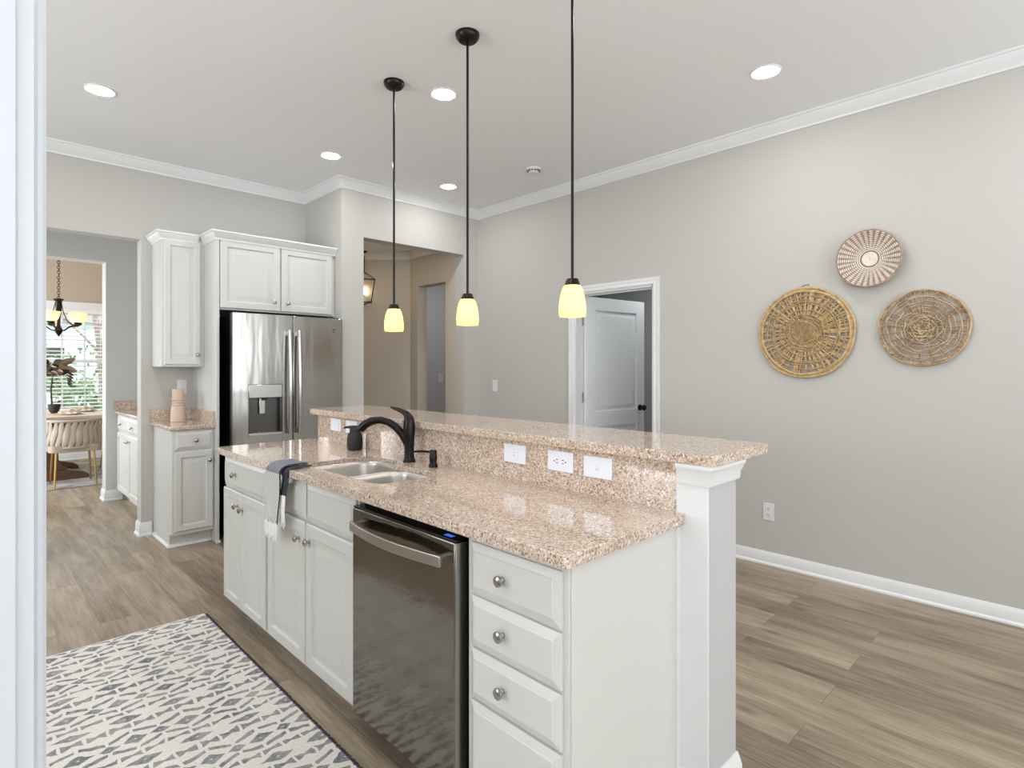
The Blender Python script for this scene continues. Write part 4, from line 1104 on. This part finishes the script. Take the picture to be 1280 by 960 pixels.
# chandelier
cx_, cy_ = 0.872, 8.80
ch = thing('chandelier', 'bronze chandelier with amber glass cups hanging over the dining table', 'chandelier', (cx_, cy_, H))
link('canopy', B().lathe([(.02, -.03), (.055, -.018), (.06, 0)], cx_, cy_, H, 24), M['bronze'], ch)
chb = B()
for k in range(26):
    z = H - .03 - k * .031; r = .013
    pts = [(cx_ + (r * math.cos(a) if k % 2 else 0), cy_ + (0 if k % 2 else r * math.cos(a)), z - .0155 + .021 * math.sin(a)) for a in [2 * PI * i / 10 for i in range(10)]]
    chb.tube(pts, .0035, 5, True)
link('chain', chb, M['bronze'], ch)
link('column', B().lathe([(0, 1.72), (.010, 1.735), (.03, 1.765), (.045, 1.80), (.030, 1.83), (.018, 1.86), (.018, 1.94), (.024, 2.00), (.030, 2.05), (.034, 2.15), (.05, 2.165), (.05, 2.18), (.012, 2.19)], cx_, cy_, 0, 20, cap0=False), M['bronze'], ch)
for k in range(5):
    a = math.radians(-42 + 72 * k); ca, sa = math.cos(a), math.sin(a)
    def q(r, z): return (cx_ + ca * r, cy_ + sa * r, z)
    ar = link('arm', B().tube([q(.02, 1.79), q(.07, 1.80), q(.12, 1.84), q(.18, 1.862), q(.23, 1.862)], .0075, 8).tube([q(.03, 2.14), q(.055, 2.02), q(.10, 1.92), q(.17, 1.868)], .0045, 6), M['bronze'], ch)
    link('cup', B().lathe([(.010, 1.862), (.035, 1.875), (.045, 1.893), (.040, 1.896)], *q(.23, 0), 20), M['bronze'], ar)
    link('lamp_shade', B().lathe([(.042, 1.893), (.066, 1.915), (.078, 1.95), (.088, 1.985), (.095, 2.01), (.092, 2.01), (.085, 1.985), (.075, 1.95), (.063, 1.917), (.040, 1.897)], *q(.23, 0), 24, False, False), M['shade_dim'], ar)
    link('bulb', B().lathe([(.012, 1.896), (.026, 1.935), (.024, 1.965), (0, 1.985)], *q(.23, 0), 14, cap1=False), M['bulb'], ar)

# blinds
bl = thing('window_blind', 'white slatted venetian blind over the dining room window', 'blind', (0.6, WY - .03, wz1))
link('head_rail', B().box(wx0 + .01, wx1 - .01, WY - .03, WY + .02, wz1 - .055, wz1), M['blind'], bl, 0.003)
def slats(z0, z1, x0, x1, step, tilt):
    b = B(); z = z1
    while z > z0:
        c = math.cos(tilt) * .022; s_ = math.sin(tilt) * .022; y = WY + .008
        b.loft([[(x, y - c, z - s_), (x, y + c, z + s_), (x, y + c, z + s_ + .0025), (x, y - c, z - s_ + .0025)] for x in (x0, x1)])
        z -= step
    return b
link('slats', slats(0.66, wz1 - .07, wx0 + .015, wx1 - .015, .054, .30), M['blind'], bl)
cdb = B()
for x in (0.15, 0.85, 1.52): cdb.tube([(x, WY - .018, wz1 - .05), (x, WY - .018, .66)], .0018, 5)
link('ladder_cords', cdb, M['blind'], bl)
link('bottom_rail', B().box(wx0 + .015, wx1 - .015, WY - .012, WY + .03, .63, .65), M['blind'], bl, 0.003)

# ------------------------------------------------------------------ outside the dining window
gr = link('lawn', B().box(-8, 10, 11.0, 26, -0.3, -0.12), M['lawn']); gr['kind'] = 'structure'
def shrub(x, y, r, h, label):
    t = thing('garden_shrub', label, 'shrub', (x, y, -.12), 'shrubs outside the window')
    b = B(); rnd = random.Random(int(x * 100) + 5)
    for k in range(420):
        a = rnd.uniform(0, 2 * PI); e = rnd.uniform(0.02, 1); rr = r * math.sqrt(1 - (e - .4) ** 2 / .8) * rnd.uniform(.75, 1)
        p = Vector((x + rr * math.cos(a), y + rr * math.sin(a), -.12 + h * e)); s = rnd.uniform(.06, .12)
        u = Vector((rnd.uniform(-1, 1), rnd.uniform(-1, 1), rnd.uniform(-1, 1))).normalized(); w = u.orthogonal().normalized()
        v = [b.bm.verts.new(p + q_) for q_ in (u * s, w * s * .5, -u * s, -w * s * .5)]
        b.bm.faces.new(v)
    link('foliage', b, M['bush'], t, smooth=10)
    st_ = B()
    for k in range(5):
        a = k * 1.26; st_.tube([(x, y, -.12), (x + .3 * r * math.cos(a), y + .3 * r * math.sin(a), -.12 + h * .4), (x + .6 * r * math.cos(a), y + .6 * r * math.sin(a), -.12 + h * .75)], [.02, .012, .006], 5)
    link('stems', st_, M['bark'], t)
shrub(1.1, 12.4, .75, 1.3, 'leafy green shrub outside the dining window, behind the magnolia leaves')
shrub(3.1, 12.6, .8, 1.25, 'leafy green shrub outside the dining window, right of the bare tree')
shrub(1.75, 15.5, .9, 1.9, 'rounded pale green shrub farther out in the garden')
tr = thing('garden_tree', 'bare slender tree outside the dining window', 'tree', (2.05, 13.6, -.12))
link('trunk', B().tube([(2.05, 13.6, -.12), (2.04, 13.6, .8), (2.0, 13.6, 1.6), (1.9, 13.6, 2.4), (1.75, 13.6, 3.3)], [.09, .075, .06, .045, .03], 8), M['bark'], tr)
brb = B()
for p, q_ in (((2.03, 13.6, 1.2), (2.5, 13.5, 2.4)), ((2.0, 13.6, 1.6), (1.5, 13.6, 2.2)), ((1.5, 13.6, 2.2), (1.1, 13.7, 2.5)), ((1.95, 13.6, 2.0), (2.3, 13.7, 3.0)), ((2.5, 13.5, 2.4), (2.6, 13.5, 3.2))):
    brb.tube([p, q_], [.03, .012], 6)
link('branches', brb, M['bark'], tr)
hs = thing('neighbor_house', 'pale blue siding house beyond the garden shrubs', 'house', (1.6, 21.0, -.12))
hw = B().box(0.2, 3.6, 20.0, 23.0, -.12, 2.6)
for k in range(17): hw.box(0.19, 3.61, 19.98, 20.0, -.05 + k * .155, -.03 + k * .155)
link('house_wall', hw, M['siding'], hs)
link('house_roof', B().loft([[(x, 19.6, 2.6), (x, 23.4, 2.6), (x, 21.5, 3.7)] for x in (0, 3.8)]), M['bark'], hs)
link('house_window', B().box(1.3, 2.1, 19.95, 19.99, .7, 1.9), M['slot'], hs)
